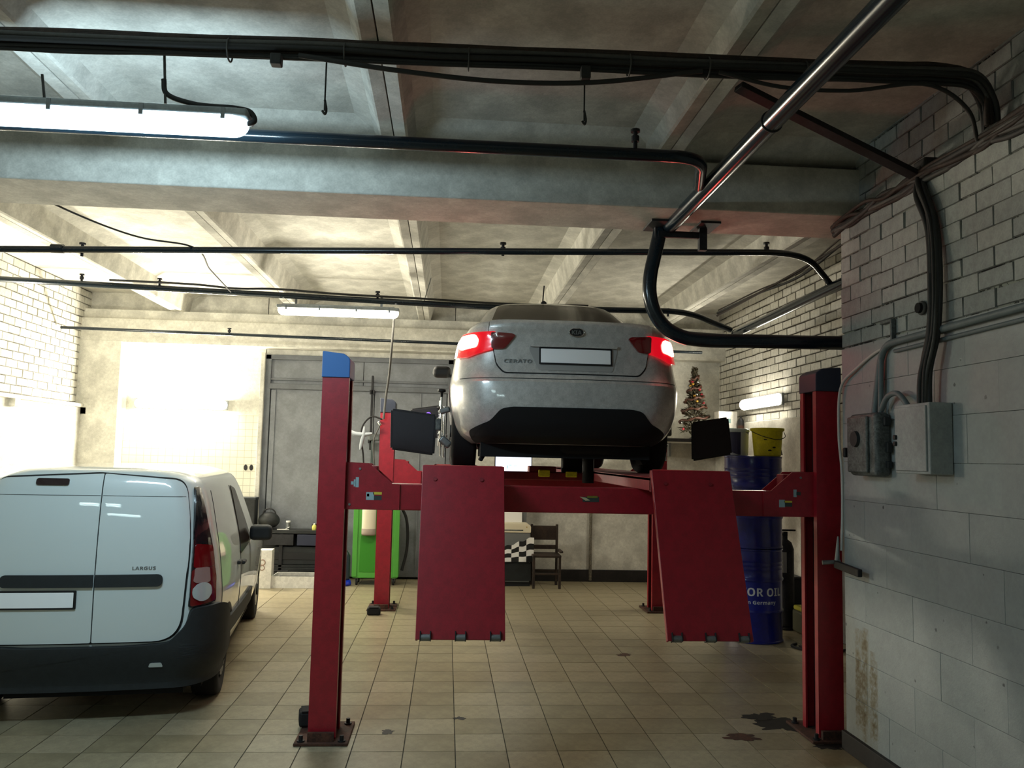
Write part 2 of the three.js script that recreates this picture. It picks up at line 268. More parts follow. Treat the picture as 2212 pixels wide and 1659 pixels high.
// ------------------------------------------------------------------ steel gate in the back wall
{
  const g = structGroup('door_1'); g.position.set(0, 0, 0);
  obj('door_frame', [ext(-2.66, -2.58, 0, 3.2, 12.26, 12.36, 0.006), ext(-0.02, 0.06, 0, 3.2, 12.26, 12.36, 0.006), ext(-2.66, 0.06, 3.13, 3.2, 12.26, 12.36, 0.006), ext(-2.6, 0, 2.7, 2.78, 12.25, 12.36, 0.01), ext(-2.6, 0, 2.83, 2.86, 12.27, 12.36, 0.006)], mat.gateFrame, g);
  obj('transom_panel', ext(-2.6, -1.26, 2.78, 3.14, 12.31, 12.36), mat.gate, g); obj('transom_panel', ext(-1.25, 0, 2.78, 3.14, 12.305, 12.36), mat.gate, g);
  obj('door_leaf', [ext(-2.575, -1.09, 0.03, 2.71, 12.3, 12.34, 0.006), ext(-2.57, -2.5, 0.05, 2.69, 12.28, 12.31, 0.004)], mat.gate, g);
  obj('door_leaf', [ext(-1.08, -0.03, 0.03, 2.71, 12.3, 12.34, 0.006), ext(-0.42, -0.4, 0.05, 2.69, 12.285, 12.31, 0.004)], mat.gate, g);
  obj('bolt_bar', [ext(-1.13, -1.1, 1.85, 2.93, 12.22, 12.25, 0.006), ext(-1.15, -1.08, 2.66, 2.72, 12.22, 12.3), ext(-1.15, -1.08, 1.95, 2.0, 12.22, 12.3)], mat.darkSteel, g);
}

// ------------------------------------------------------------------ lamps
function stadium(w, h, l) { const g = new THREE.CapsuleGeometry(w / 2, l - w, 8, 20); g.rotateZ(Math.PI / 2); g.scale(1, h / w, 1); return g; }
// a weatherproof tube lamp along local x, its lens hanging down (local -y)
function tubeLamp(name, label, x, y, d, turn, tilt, len, w, rgb, rad, glow, o = {}) {
  const t = thing(name, label, 'lamp', x, y, d, turn, o.group); const body = t;
  t.rotation.order = 'YXZ'; t.rotation.x = tilt;
  obj('housing', [rbox(len, 0.035, w, 0, 0.0175, 0, 0.012), rbox(len * 0.92, 0.02, w * 0.5, 0, 0.04, 0, 0.006)], mat.boxGrey, body);
  obj('lens', stadium(w * 0.96, 0.12, len * 0.99).translate(0, -0.014, 0), lit(rgb, glow), body);
  for (const q of [-0.42, -0.15, 0.15, 0.42]) each('clip', [box(0.018, 0.05, 0.006, q * len, 0.005, w * 0.5), box(0.018, 0.05, 0.006, q * len, 0.005, -w * 0.5)], mat.steel, body);
  if (o.straps) each('hanger_strap', [-0.35, 0.35].map((q) => box(0.025, o.straps, 0.004, q * len, o.straps / 2 + 0.03, 0)), mat.steel, body);
  const add = (ww, hh, px, py, pz, dir, k = 1) => { const L = new THREE.RectAreaLight(new THREE.Color().setRGB(...rgb), rad * k, ww, hh); L.position.set(px, py, pz); L.rotation.set(...dir); body.add(L); };
  add(len * 0.92, w * 0.8, 0, -0.078, 0, [-Math.PI / 2, 0, 0]);                       // down
  add(len * 0.92, 0.05, 0, -0.015, w * 0.5 + 0.004, [0, Math.PI, 0], o.side ?? 0.8);        // one side
  add(len * 0.92, 0.05, 0, -0.015, -w * 0.5 - 0.004, [0, 0, 0], o.side ?? 0.8); // other side
  if (o.ends) { add(w * 0.6, 0.05, len / 2 + 0.004, -0.015, 0, [0, -Math.PI / 2, 0], 0.7); add(w * 0.6, 0.05, -len / 2 - 0.004, -0.015, 0, [0, Math.PI / 2, 0], 0.7); }
  return t;
}
tubeLamp('tube_lamp', 'long cool white tube lamp hanging on wires below the thick cable bundle', -1.6, 3.3, 3.78, 0, 0, 1.32, 0.15, COOL, LAMP.near, 6, { side: 1.6 });
tubeLamp('tube_lamp', 'warm white tube lamp under the pipe above the blue-capped lift post', -1.21, 3.33, 9.0, 0, 0, 1.3, 0.13, WARM, LAMP.hung, 9, { straps: 0.13 });
tubeLamp('tube_lamp', 'glaring tube lamp on the tiled back wall above the white van', -3.8, 2.44, 12.2, 0, -Math.PI / 2, 1.3, 0.14, WARM, LAMP.back, 6);
tubeLamp('tube_lamp', 'tube lamp on the far brick wall above the yellow bucket', 3.98, 2.56, 10.35, -Math.PI / 2, -Math.PI / 2, 1.32, 0.15, WARM, LAMP.right, 7, { side: 0.22 });
tubeLamp('tube_lamp', 'tube lamp on the ledge of the side wall beside the van', -5.03, 2.42, 8.9, Math.PI / 2, -Math.PI / 2, 1.3, 0.14, WARM, LAMP.left, 6, { side: 2.2 });
for (const [x, d, s] of [[-2.9, -1.4, 'first'], [-2.2, -3.6, 'second']]) tubeLamp('tube_lamp', `cool white tube lamp over the ${s} bay behind the viewer`, x, 3.3, d, 0, 0, 1.3, 0.15, TEAL, LAMP.rear, 4);

// ------------------------------------------------------------------ pipes and cables
{
  const post = (t, x, y, d, h = 0.1) => obj('hanger', [cyl(0.012, h, x, y + h / 2, -d, 0, 0, 8), cyl(0.022, 0.03, x, y + h * 0.55, -d, 0, 0, 8), cyl(0.026, 0.015, x, y + h, -d, 0, 0, 8)], mat.darkSteel, t);
  let t = thing('header_pipe', 'thick dark steel pipe sloping overhead beside the brick wall and looping down', 'pipe');
  obj('pipe_run', sweep(bends([P(1.5, 3.42, 0.2), P(1.5, 3.42, 5.58)], 0.1), 0.05, 20), mat.pipe, t);
  obj('pipe_run', sweep(curve([P(1.455, 3.44, 5.64), P(1.415, 3.26, 5.64), P(1.378, 3.08, 5.64), P(1.375, 2.95, 5.64), P(1.41, 2.82, 5.64), P(1.49, 2.715, 5.64), P(1.61, 2.655, 5.64), P(1.75, 2.637, 5.64), P(2.1, 2.641, 5.64), P(3.4, 2.655, 5.64)], 70), 0.049, 20), mat.pipe, t);
  obj('bracket', [ext(1.4, 1.46, 3.3, 3.44, 5.6, 5.66, 0.004), ext(1.71, 1.765, 3.26, 3.44, 5.58, 5.63, 0.004), ext(1.42, 1.75, 3.345, 3.39, 5.59, 5.62, 0.004), ext(1.34, 1.5, 3.415, 3.432, 5.45, 5.72), ext(1.68, 1.82, 3.415, 3.432, 5.45, 5.72)], mat.darkSteel, t);
  obj('weld_ring', at(new THREE.TorusGeometry(0.05, 0.006, 8, 24), 1.5, 3.42, -3.75), mat.darkSteel, t);
  t = thing('branch_pipe', 'dark pipe crossing the front of the concrete beam and bending into the header pipe', 'pipe');
  obj('pipe_run', sweep(bends([P(-3.6, 3.41, 4.25), P(1.33, 3.43, 4.29), P(1.44, 3.42, 4.72)], 0.16, 10), 0.034, 16), mat.pipe, t); post(t, 0.96, 3.46, 4.29); 
  t = thing('branch_pipe', 'dark pipe running level behind the beam over the car roof', 'pipe');
  obj('pipe_run', sweep(bends([P(-5.15, 3.25, 6.62), P(-2.0, 3.36, 6.6), P(2.85, 3.5, 6.45), P(3.3, 3.36, 6.95)], 0.3, 10), 0.026, 14), mat.pipe, t);
  for (const x of [-2.9, 0.4, 2.55]) post(t, x, 3.33 + x * 0.035 + 0.06, 6.58 - x * 0.03, 0.1);
  obj('coupling', cyl(0.036, 0.09, -3.06, 3.33, -6.61, 0, Math.PI / 2, 12), mat.pipe, t);
  t = thing('branch_pipe', 'dark pipe above the warm tube lamp with thin cables clipped along it', 'pipe');
  obj('pipe_run', sweep(bends([P(-5.15, 3.545, 9), P(0.4, 3.42, 9), P(2.62, 3.45, 9), P(3.2, 3.3, 9.25)], 0.25, 10), 0.032, 14), mat.pipe, t);
  obj('clipped_cable', sweep(curve([P(-3.6, 3.56, 8.96), P(-2.7, 3.545, 8.96), P(-2.3, 3.52, 8.97), P(-1.9, 3.53, 8.97), P(-1.2, 3.5, 8.97), P(-0.4, 3.485, 8.97), P(0.5, 3.46, 8.97), P(1.5, 3.47, 8.97)], 60), 0.012, 8), mat.cable, t);
  obj('hanger_strap', sticks(P(-0.23, 3.72, 9.0), P(-0.3, 3.45, 9.0), 0.03, 0.006), mat.boxOld, t);
  for (const x of [-3.9, -3.1, -0.8, 2.4]) post(t, x, 3.545 - (x + 5.15) * 0.0235 + 0.02, 9, 0.08);
  t = thing('branch_pipe', 'thin dark pipe along the top of the back wall', 'pipe');
  obj('pipe_run', sweep([P(-5.12, 3.365, 11.3), P(0.2, 3.315, 11.3), P(3.5, 3.3, 11.3)], 0.02, 12), mat.pipe, t); post(t, -2.95, 3.35, 11.3, 0.07); post(t, 1.9, 3.32, 11.3, 0.07);
  t = thing('header_pipe', 'dark steel pipe along the far brick wall beyond the loop', 'pipe');
  obj('pipe_run', sweep([P(3.29, 3.34, 5.8), P(3.28, 3.27, 9.3)], 0.045, 18), mat.pipe, t); obj('end_cap', cyl(0.05, 0.03, 3.28, 3.27, -9.31, Math.PI / 2, 0, 18), mat.pipe, t);

  const bundle = (name, label, pts, n, spread, r, mats, seg = 50, sag = 0.01) => {
    const b = thing(name, label, 'cables');
    for (let i = 0; i < n; i++) { const oy = rr(-spread, spread), oz = rr(-spread, spread) * 0.7, ox = rr(-spread, spread) * 0.6; obj('cable', sweep(curve(pts.map((p) => p.clone().add(new THREE.Vector3(ox + rr(-sag, sag) * 0.5, oy + rr(-sag, sag), oz + rr(-sag, sag) * 0.6))), seg), r * rr(0.75, 1.3), 8), mats[i % mats.length], b); }
    return b;
  };
  const line = (a, b, n) => Array.from({ length: n + 1 }, (_, i) => a.clone().lerp(b, i / n));
  const c1 = bundle('cable_bundle', 'thick dark cable bundle strung below the ceiling ribs', [...line(P(-4.4, 3.545, 3.72), P(2.05, 3.672, 3.72), 12), P(2.3, 3.68, 3.72), P(2.5, 3.67, 3.74), P(2.59, 3.58, 3.76), P(2.615, 3.42, 3.78)], 16, 0.042, 0.0115, [mat.cable, mat.cableBrown, mat.cable, mat.cableGrey], 70, 0.008);
  for (const x of [-1.1, -0.55, 0.05, 0.85, 1.25, 1.75]) obj('cable_tie', at(new THREE.TorusGeometry(0.05, 0.004, 6, 20), x * 0.94, 3.625 + x * 0.019, -3.72, 0, Math.PI / 2), mat.cableGrey, c1);
  each('junction_clip', [rbox(0.05, 0.05, 0.05, -0.82, 3.56, -3.7), rbox(0.045, 0.06, 0.05, 0.59, 3.58, -3.7)], mat.cable, c1);
  tag(obj('slack_cable', sweep(curve([P(-0.72, 3.585, 3.69), P(-0.28, 3.54, 3.69), P(0.19, 3.515, 3.69), P(0.62, 3.535, 3.69), P(1.14, 3.62, 3.69)], 40), 0.012, 8), mat.cable), 'loose cable sagging in a wide arc under the thick bundle', 'cable');
  tag(obj('slack_cable', sweep(curve([P(1.22, 3.62, 3.69), P(1.52, 3.565, 3.69), P(1.85, 3.565, 3.69), P(2.27, 3.62, 3.7), P(2.48, 3.52, 3.74), P(2.56, 3.4, 3.8)], 40), 0.01, 8), mat.cable), 'loose cable sagging from the bundle behind the thick overhead pipe', 'cable');
  bundle('cable_bundle', 'dusty brown cables laid along the ledge of the brick wall', line(P(2.6, 3.4, 2.2), P(2.575, 3.385, 5.35), 14), 14, 0.034, 0.0135, [mat.cableBrown, mat.cable, mat.cableBrown, mat.cableGrey], 70, 0.028);
  bundle('cable_bundle', 'dark cable bundle running down the brick wall into the pale switch box', [P(2.6, 3.4, 4.36), P(2.55, 3.3, 4.27), P(2.545, 3.1, 4.17), P(2.53, 2.8, 4.13), P(2.52, 2.5, 4.14), P(2.51, 2.3, 4.2), P(2.51, 2.1, 4.22)], 18, 0.036, 0.0115, [mat.cable, mat.cableGrey, mat.cable], 40, 0.006);
  bundle('cable_bundle', 'thin cables crossing the far brick corner behind the loop pipe', line(P(2.5, 3.33, 9.6), P(4.05, 3.02, 8.4), 5), 3, 0.025, 0.009, [mat.cable], 24, 0.02);
  bundle('cable_bundle', 'loose dusty cables hanging along the far header pipe', [P(3.25, 3.66, 5.7), P(3.2, 3.6, 6.4), P(3.15, 3.5, 7.2), P(3.05, 3.45, 8), P(2.98, 3.42, 9)], 3, 0.03, 0.01, [mat.cableBrown, mat.cable], 30, 0.03);
  tag(obj('hanging_cord', sweep(curve([P(-3.4, 3.72, 4.8), P(-3.0, 3.56, 5.3), P(-2.66, 3.43, 5.9), P(-2.34, 3.37, 6.3), P(-2.05, 3.38, 6.55), P(-2.18, 3.42, 7.6), P(-2.33, 3.47, 8.9)], 50), 0.007, 6), mat.cable), 'thin dark cord sagging from the beam over the rear pipe', 'cord');
  for (const [x, d, y0, y1, s] of [[-1.33, 3.75, 3.58, 3.36, 'wire holding the middle of the hanging tube lamp'], [-2.1, 3.75, 3.57, 3.36, 'wire holding the far end of the hanging tube lamp'], [-1.88, 3.8, 3.48, 3.36, 'short wire stub standing on the hanging tube lamp']])
    tag(obj('suspension_wire', sweep([P(x, y0, d), P(x + 0.01, y1, d + 0.02)], 0.006, 6), mat.cableGrey), 'thin ' + s, 'wire', 'wires of the hanging tube lamp');
  for (const [x, y0, y1, s] of [[-0.6, 3.59, 3.345, 'above the red post with the blue cap'], [0.59, 3.61, 3.36, 'above the saloon car']]) { const w = thing('hook_wire', `thin hanging wire with a small hook ${s}`, 'wire', x, 0, 3.72); obj('strand', sweep([new THREE.Vector3(0, y0, 0), new THREE.Vector3(0, y1, 0)], 0.004, 6), mat.cable, w); obj('hook', sweep(curve([new THREE.Vector3(0, y1 + 0.05, 0), new THREE.Vector3(0.008, y1, 0), new THREE.Vector3(0.002, y1 - 0.015, 0), new THREE.Vector3(-0.01, y1, 0)], 12), 0.006, 6), mat.cable, w); }
  tag(obj('lamp_lead', sweep(curve([P(-1.33, 3.47, 3.76), P(-1.32, 3.41, 3.77), P(-1.2, 3.37, 3.78), P(-1.0, 3.355, 3.77), P(-0.94, 3.34, 3.77), P(-0.92, 3.3, 3.77), P(-0.97, 3.28, 3.77)], 40), 0.012, 8), mat.cable), 'dark lead running along the top of the hanging tube lamp', 'cable');
  tag(obj('wall_strut', [...[0]].map(() => sticks(P(2.68, 3.38, 4.38), P(1.46, 3.75, 4.1), 0.075, 0.03)), mat.darkSteel), 'flat dark steel strut from the brick wall up to the ceiling rib', 'strut');
  tag(obj('anchor_block', [rbox(0.12, 0.14, 0.1, 2.63, 3.4, -4.36, 0.02), rbox(0.09, 0.06, 0.12, 2.62, 3.47, -4.34, 0.015)], mat.cable), 'dark clamp block where strut and cables meet on the ledge', 'clamp');
  tag(obj('dangling_cable', sweep(curve([P(-0.62, 3.36, 9.1), P(-0.65, 3.0, 9.3), P(-0.69, 2.7, 9.6), P(-0.73, 2.45, 9.75), P(-0.75, 2.2, 9.78)], 30), 0.013, 8), mat.cableGrey), 'grey cable hanging from the warm tube lamp to the rear lift post', 'cable');
  // conduits and wall boxes
  tag(obj('conduit', sweep(bends([P(2.552, 2.53, 2.2), P(2.552, 2.505, 4.72), P(2.54, 2.1, 4.8)], 0.12, 8), 0.02, 12), mat.pipeGrey), 'grey painted conduit along the block wall turning down into the old switch box', 'conduit');
  tag(obj('conduit', sweep([P(2.563, 2.475, 2.2), P(2.563, 2.455, 4.6)], 0.011, 10), mat.pipeGrey), 'thin grey conduit just under the thicker wall conduit', 'conduit');
  tag(obj('conduit', sweep(bends([P(2.545, 2.42, 4.72), P(2.545, 2.1, 4.74)], 0.1), 0.015, 10), mat.pipeGrey), 'short upright conduit behind the old switch box', 'conduit');
  tag(obj('conduit', sweep(curve([P(2.53, 2.12, 4.7), P(2.525, 2.19, 4.62), P(2.52, 2.2, 4.5), P(2.52, 2.11, 4.38)], 20), 0.016, 10), mat.pipeGrey), 'short curved hose joining the two switch boxes', 'conduit');
  let b = thing('switch_box', 'old dark grey switch box with a worn lever beside the red post', 'switch box');
  obj('enclosure', ext(2.475, 2.575, 1.73, 2.105, 4.67, 5.0, 0.03), mat.boxOld, b); obj('cover', ext(2.455, 2.478, 1.75, 2.085, 4.74, 4.98, 0.02), mat.boxOld, b);
  obj('dial', at(new THREE.CylinderGeometry(0.045, 0.05, 0.02, 20), 2.447, 1.95, -4.86, 0, 0, Math.PI / 2), mat.darkPlastic, b); obj('lever', ext(2.45, 2.5, 1.84, 1.9, 5.0, 5.03, 0.01), mat.darkSteel, b);
  each('terminal', [rbox(0.04, 0.05, 0.03, 2.54, 2.05, -4.66), rbox(0.03, 0.06, 0.03, 2.55, 1.9, -4.66), rbox(0.03, 0.04, 0.03, 2.55, 1.8, -4.66)], mat.darkPlastic, b);
  b = thing('distribution_box', 'pale grey distribution box with cables entering its top', 'switch box');
  obj('enclosure', ext(2.45, 2.575, 1.755, 2.125, 4.08, 4.41, 0.006), mat.boxGrey, b); obj('cover', ext(2.44, 2.452, 1.77, 2.11, 4.1, 4.395, 0.004), mat.boxGrey, b); each('lock', [rbox(0.02, 0.025, 0.025, 2.437, 1.95, -4.385), rbox(0.02, 0.025, 0.025, 2.437, 1.915, -4.385)], mat.black, b);
  tag(obj('wall_cable', sweep(curve([P(2.565, 2.5, 4.3), P(2.57, 2.49, 4.75), P(2.56, 2.4, 5.05), P(2.555, 2.3, 5.25), P(2.555, 2.0, 5.29), P(2.57, 1.75, 5.285), P(2.57, 1.45, 5.285), P(2.56, 1.24, 5.285)], 50), 0.009, 8), mat.whiteCable), 'white cable bulging down the edge of the block wall', 'cable');
  b = thing('door_handle_bar', 'black bar with a chrome pin sticking out at the wall edge', 'bar'); obj('bar', sticks(P(2.515, 1.155, 5.27), P(2.515, 1.14, 4.95), 0.03, 0.048, 0.006), mat.black, b); obj('pin', [sweep([P(2.55, 1.17, 5.28), P(2.44, 1.16, 5.3)], 0.014, 10), sweep([P(2.54, 1.33, 5.285), P(2.53, 1.16, 5.285)], (t) => 0.006 + 0.012 * t, 8)], mat.steel, b);
  b = thing('pipe_stub', 'dark round pipe stub poking out of the brick wall', 'pipe'); obj('collar', at(new THREE.TorusGeometry(0.03, 0.01, 8, 20), 2.57, 2.66, -4.33, 0, Math.PI / 2), mat.cableGrey, b); obj('stub', cyl(0.028, 0.06, 2.575, 2.66, -4.33, 0, Math.PI / 2), mat.soot, b);
  b = thing('pipe_bracket', 'small rusty angle bracket on the brick above the conduit bend', 'bracket'); obj('arm', [rbox(0.03, 0.02, 0.13, 2.565, 2.64, -4.68), rbox(0.03, 0.13, 0.02, 2.565, 2.58, -4.62)], mat.boxOld, b);
}

// ------------------------------------------------------------------ four-post lift
{
  const t = thing('four_post_lift', 'red four-post vehicle lift carrying the pale saloon car', 'lift');
  const post = (x, d, s, cap, label) => {                            // s: which way its open channel looks
    const w = 0.17, e = 0.25, k = 0.012, lip = 0.05;
    const prof = poly([[0, 0], [w, 0], [w, lip], [w - k, lip], [w - k, k], [k, k], [k, e - k], [w - k, e - k], [w - k, e - lip], [w, e - lip], [w, e], [0, e]]);
    const g = extrude(prof, 2.29); g.rotateX(-Math.PI / 2); g.translate(-w / 2, 0.015, 0); if (s < 0) g.rotateY(Math.PI).translate(0, 0, -e);
    const p = obj('post', g.translate(x, 0, -d), mat.red, t); if (label) p.userData.label = label;
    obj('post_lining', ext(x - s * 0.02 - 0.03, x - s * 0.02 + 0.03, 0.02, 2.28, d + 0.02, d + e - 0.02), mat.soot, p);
    const c = extrude(rpoly([[-0.09, 2.285], [0.09, 2.285], [0.09, 2.41], [s * 0.05 + 0.0, 2.44], [-s * 0.09, 2.455]].sort((a, b) => 0), [0.004, 0.004, 0.02, 0.01, 0.01]), 0.27, 0.006);
    if (s > 0) obj('post_cap', c.translate(x, 0, -d - 0.26), cap, p); else { obj('post_cap', extrude(rpoly([[-0.09, 2.285], [0.09, 2.285], [0.09, 2.45], [-0.04, 2.44], [-0.09, 2.41]], [0.004, 0.004, 0.01, 0.01, 0.02]), 0.27, 0.006).translate(x, 0, -d - 0.26), cap, p); }
    obj('base_plate', [ext(x - 0.16, x + 0.17, 0, 0.018, d - 0.08, d + 0.36, 0.005), ext(x - 0.08, x + 0.08, 0.018, 0.07, d - 0.05, d - 0.02)], mat.rust, p);
    for (const [bx, bd] of [[-0.12, -0.04], [0.13, -0.04], [-0.12, 0.3], [0.13, 0.3]]) obj('anchor_bolt', [cyl(0.014, 0.05, x + bx, 0.03, -(d + bd), 0, 0, 6), cyl(0.024, 0.008, x + bx, 0.022, -(d + bd), 0, 0, 12)], mat.darkSteel, p);
  };
  post(-0.732, 5.44, 1, mat.bluecap, 'red post with a blue cap'); post(2.555, 5.44, -1, mat.darkcap, 'red post with a dark cap'); post(-0.712, 9.9, 1, mat.darkcap); post(2.555, 9.9, -1, mat.darkcap);
  const beam = (d, dk) => {
    const c = obj('crossbeam', ext(-0.66, 2.48, 1.436, 1.606, d, d + 0.15, 0.008), mat.red, t);
    for (const s of [-1, 1]) { const X = (v) => s < 0 ? v : 1.8225 - v; const pts = [[X(-0.66), 1.44], [X(-0.3), 1.44], [X(-0.3), 1.606], [X(-0.35), 1.606], [X(-0.5), 1.735], [X(-0.66), 1.74]]; each('gusset', [extrude(poly(s < 0 ? pts : pts.reverse()), 0.012).translate(0, 0, -d + 0.001), extrude(poly(pts), 0.012).translate(0, 0, -d - 0.16)], mat.red, c); obj('carriage', ext(Math.min(X(-0.74), X(-0.45)), Math.max(X(-0.74), X(-0.45)), 1.45, 1.72, d + 0.03, d + 0.14, 0.01), mat.redDark, c); }
    return c;
  };
  const front = beam(5.5), rear = beam(9.93);
  const sticker = (x, y, parts) => { const s = obj('sticker', [ext(x, x + 0.001, y, y + 0.001, 5.498, 5.4995)], mat.white, front); parts.forEach(([dx0, dx1, dy0, dy1, m]) => obj('sticker_field', ext(x + dx0, x + dx1, y + dy0, y + dy1, 5.4865, 5.488), m, s)); };
  const bluegrey = M(0x8fa9ad), yel = M(0xc9b53a), dk = M(0x2c3836);
  sticker(-0.515, 1.5, [[0, 0.05, 0, 0.05, bluegrey], [0.05, 0.1, 0, 0.028, dk], [0.045, 0.1, 0.035, 0.052, yel], [0.005, 0.02, 0.022, 0.04, dk]]);
  sticker(-0.615, 1.585, [[0.03, 0.05, -0.005, 0.06, bluegrey], [0.018, 0.032, 0.0, 0.045, bluegrey], [0, 0.02, 0.012, 0.032, bluegrey]]);
  sticker(2.23, 1.5, [[0, 0.04, 0, 0.05, bluegrey], [0.04, 0.09, 0.005, 0.03, dk], [0.035, 0.09, 0.032, 0.044, yel]]);
  sticker(2.33, 1.57, [[0, 0.022, 0, 0.05, bluegrey], [0.02, 0.05, 0.012, 0.035, dk]]);
  for (const [bx, by] of [[-0.56, 1.7], [-0.62, 1.47], [2.38, 1.7]]) obj('bolt', at(new THREE.CylinderGeometry(0.008, 0.008, 0.006, 8), bx, by, -5.485, Math.PI / 2), mat.steel, front);
  { const s = obj('sticker', ext(0.9, 1.01, 1.512, 1.545, 5.4985, 5.4995), dk, front); obj('sticker_field', [extrude(poly([[0.88, 1.545], [0.92, 1.54], [0.95, 1.522], [0.92, 1.52]]), 0.001).translate(0, 0, -5.498)], M(0xb9b08a), s); obj('sticker_field', [ext(0.93, 1.0, 1.538, 1.552, 5.4965, 5.498)], M(0x6f6a1e), s); }
  for (const x0 of [-0.146, 1.262]) {
    const w = 0.495, r = obj('runway', [ext(x0, x0 + w, 1.67, 1.688, 5.12, 10.25), ext(x0, x0 + 0.03, 1.606, 1.688, 5.12, 10.25, 0.004), ext(x0 + w - 0.03, x0 + w, 1.606, 1.688, 5.12, 10.25, 0.004), ext(x0, x0 + w, 1.6, 1.733, 5.115, 5.15, 0.004)], mat.redDark, t);
    obj('hinge', cyl(0.014, w * 0.96, x0 + w / 2, 1.725, -5.105, 0, Math.PI / 2, 12), mat.red, r);
    const a = P(x0 + w / 2, 1.735, 5.1), b = P(x0 + w / 2, 0.787, 4.7), l = a.distanceTo(b);
    const f = obj('ramp_flap', [rbox(w, l, 0.012, 0, -l / 2, 0, 0.003), rbox(0.012, l, 0.035, -w / 2 + 0.006, -l / 2, -0.014, 0.003), rbox(0.012, l, 0.035, w / 2 - 0.006, -l / 2, -0.014, 0.003)], mat.red, t);
    f.position.copy(a); f.rotation.x = -Math.atan2(0.4, 0.948);
    for (const k of [-0.39, 0, 0.39]) { const q = obj('roller', [cyl(0.019, 0.05, k * w, -l + 0.012, 0.0, 0, Math.PI / 2, 16)], mat.steel, f); each('roller_bracket', [rbox(0.006, 0.05, 0.045, k * w - 0.028, -l + 0.02, 0, 0.002), rbox(0.006, 0.05, 0.045, k * w + 0.028, -l + 0.02, 0, 0.002)], mat.darkSteel, q); }
    each('flap_bolt', [at(new THREE.CylinderGeometry(0.012, 0.012, 0.008, 10), 0.11, -0.09, 0.008, Math.PI / 2), at(new THREE.CylinderGeometry(0.012, 0.012, 0.008, 10), -0.17, -0.09, 0.008, Math.PI / 2)], mat.redDark, f);
  }
  const j = thing('jacking_beam', 'red rolling jack beam with yellow pads lying between the lift runways', 'jack');
  obj('beam', [ext(0.36, 1.252, 1.6, 1.67, 7.3, 7.5, 0.01), ext(0.72, 0.96, 1.66, 1.72, 7.32, 7.48, 0.01)], mat.redDark, j); obj('pad', ext(0.8, 0.9, 1.63, 1.69, 7.27, 7.31, 0.008), mat.yellow, j); obj('pad', ext(1.04, 1.14, 1.63, 1.68, 7.27, 7.31, 0.008), mat.yellow, j); obj('ram', ext(1.02, 1.2, 1.66, 1.9, 7.35, 7.47, 0.02), mat.soot, j);
}

// ------------------------------------------------------------------ vehicle bodies
function keyed(keys) {                                               // smooth monotone curve through [t, value]
  const n = keys.length, m = [];
  const sl = (i) => (keys[i + 1][1] - keys[i][1]) / (keys[i + 1][0] - keys[i][0]);
  for (let i = 0; i < n; i++) { if (i === 0) m.push(sl(0)); else if (i === n - 1) m.push(sl(n - 2)); else { const a = sl(i - 1), b = sl(i); m.push(a * b <= 0 ? 0 : 2 * a * b / (a + b)); } }
  return (t) => {
    if (t <= keys[0][0]) return keys[0][1]; if (t >= keys[n - 1][0]) return keys[n - 1][1];
    let i = 0; while (t > keys[i + 1][0]) i++;
    const h = keys[i + 1][0] - keys[i][0], u = (t - keys[i][0]) / h, u2 = u * u, u3 = u2 * u;
    return (2 * u3 - 3 * u2 + 1) * keys[i][1] + (u3 - 2 * u2 + u) * h * m[i] + (-2 * u3 + 3 * u2) * keys[i + 1][1] + (u3 - u2) * h * m[i + 1];
  };
}
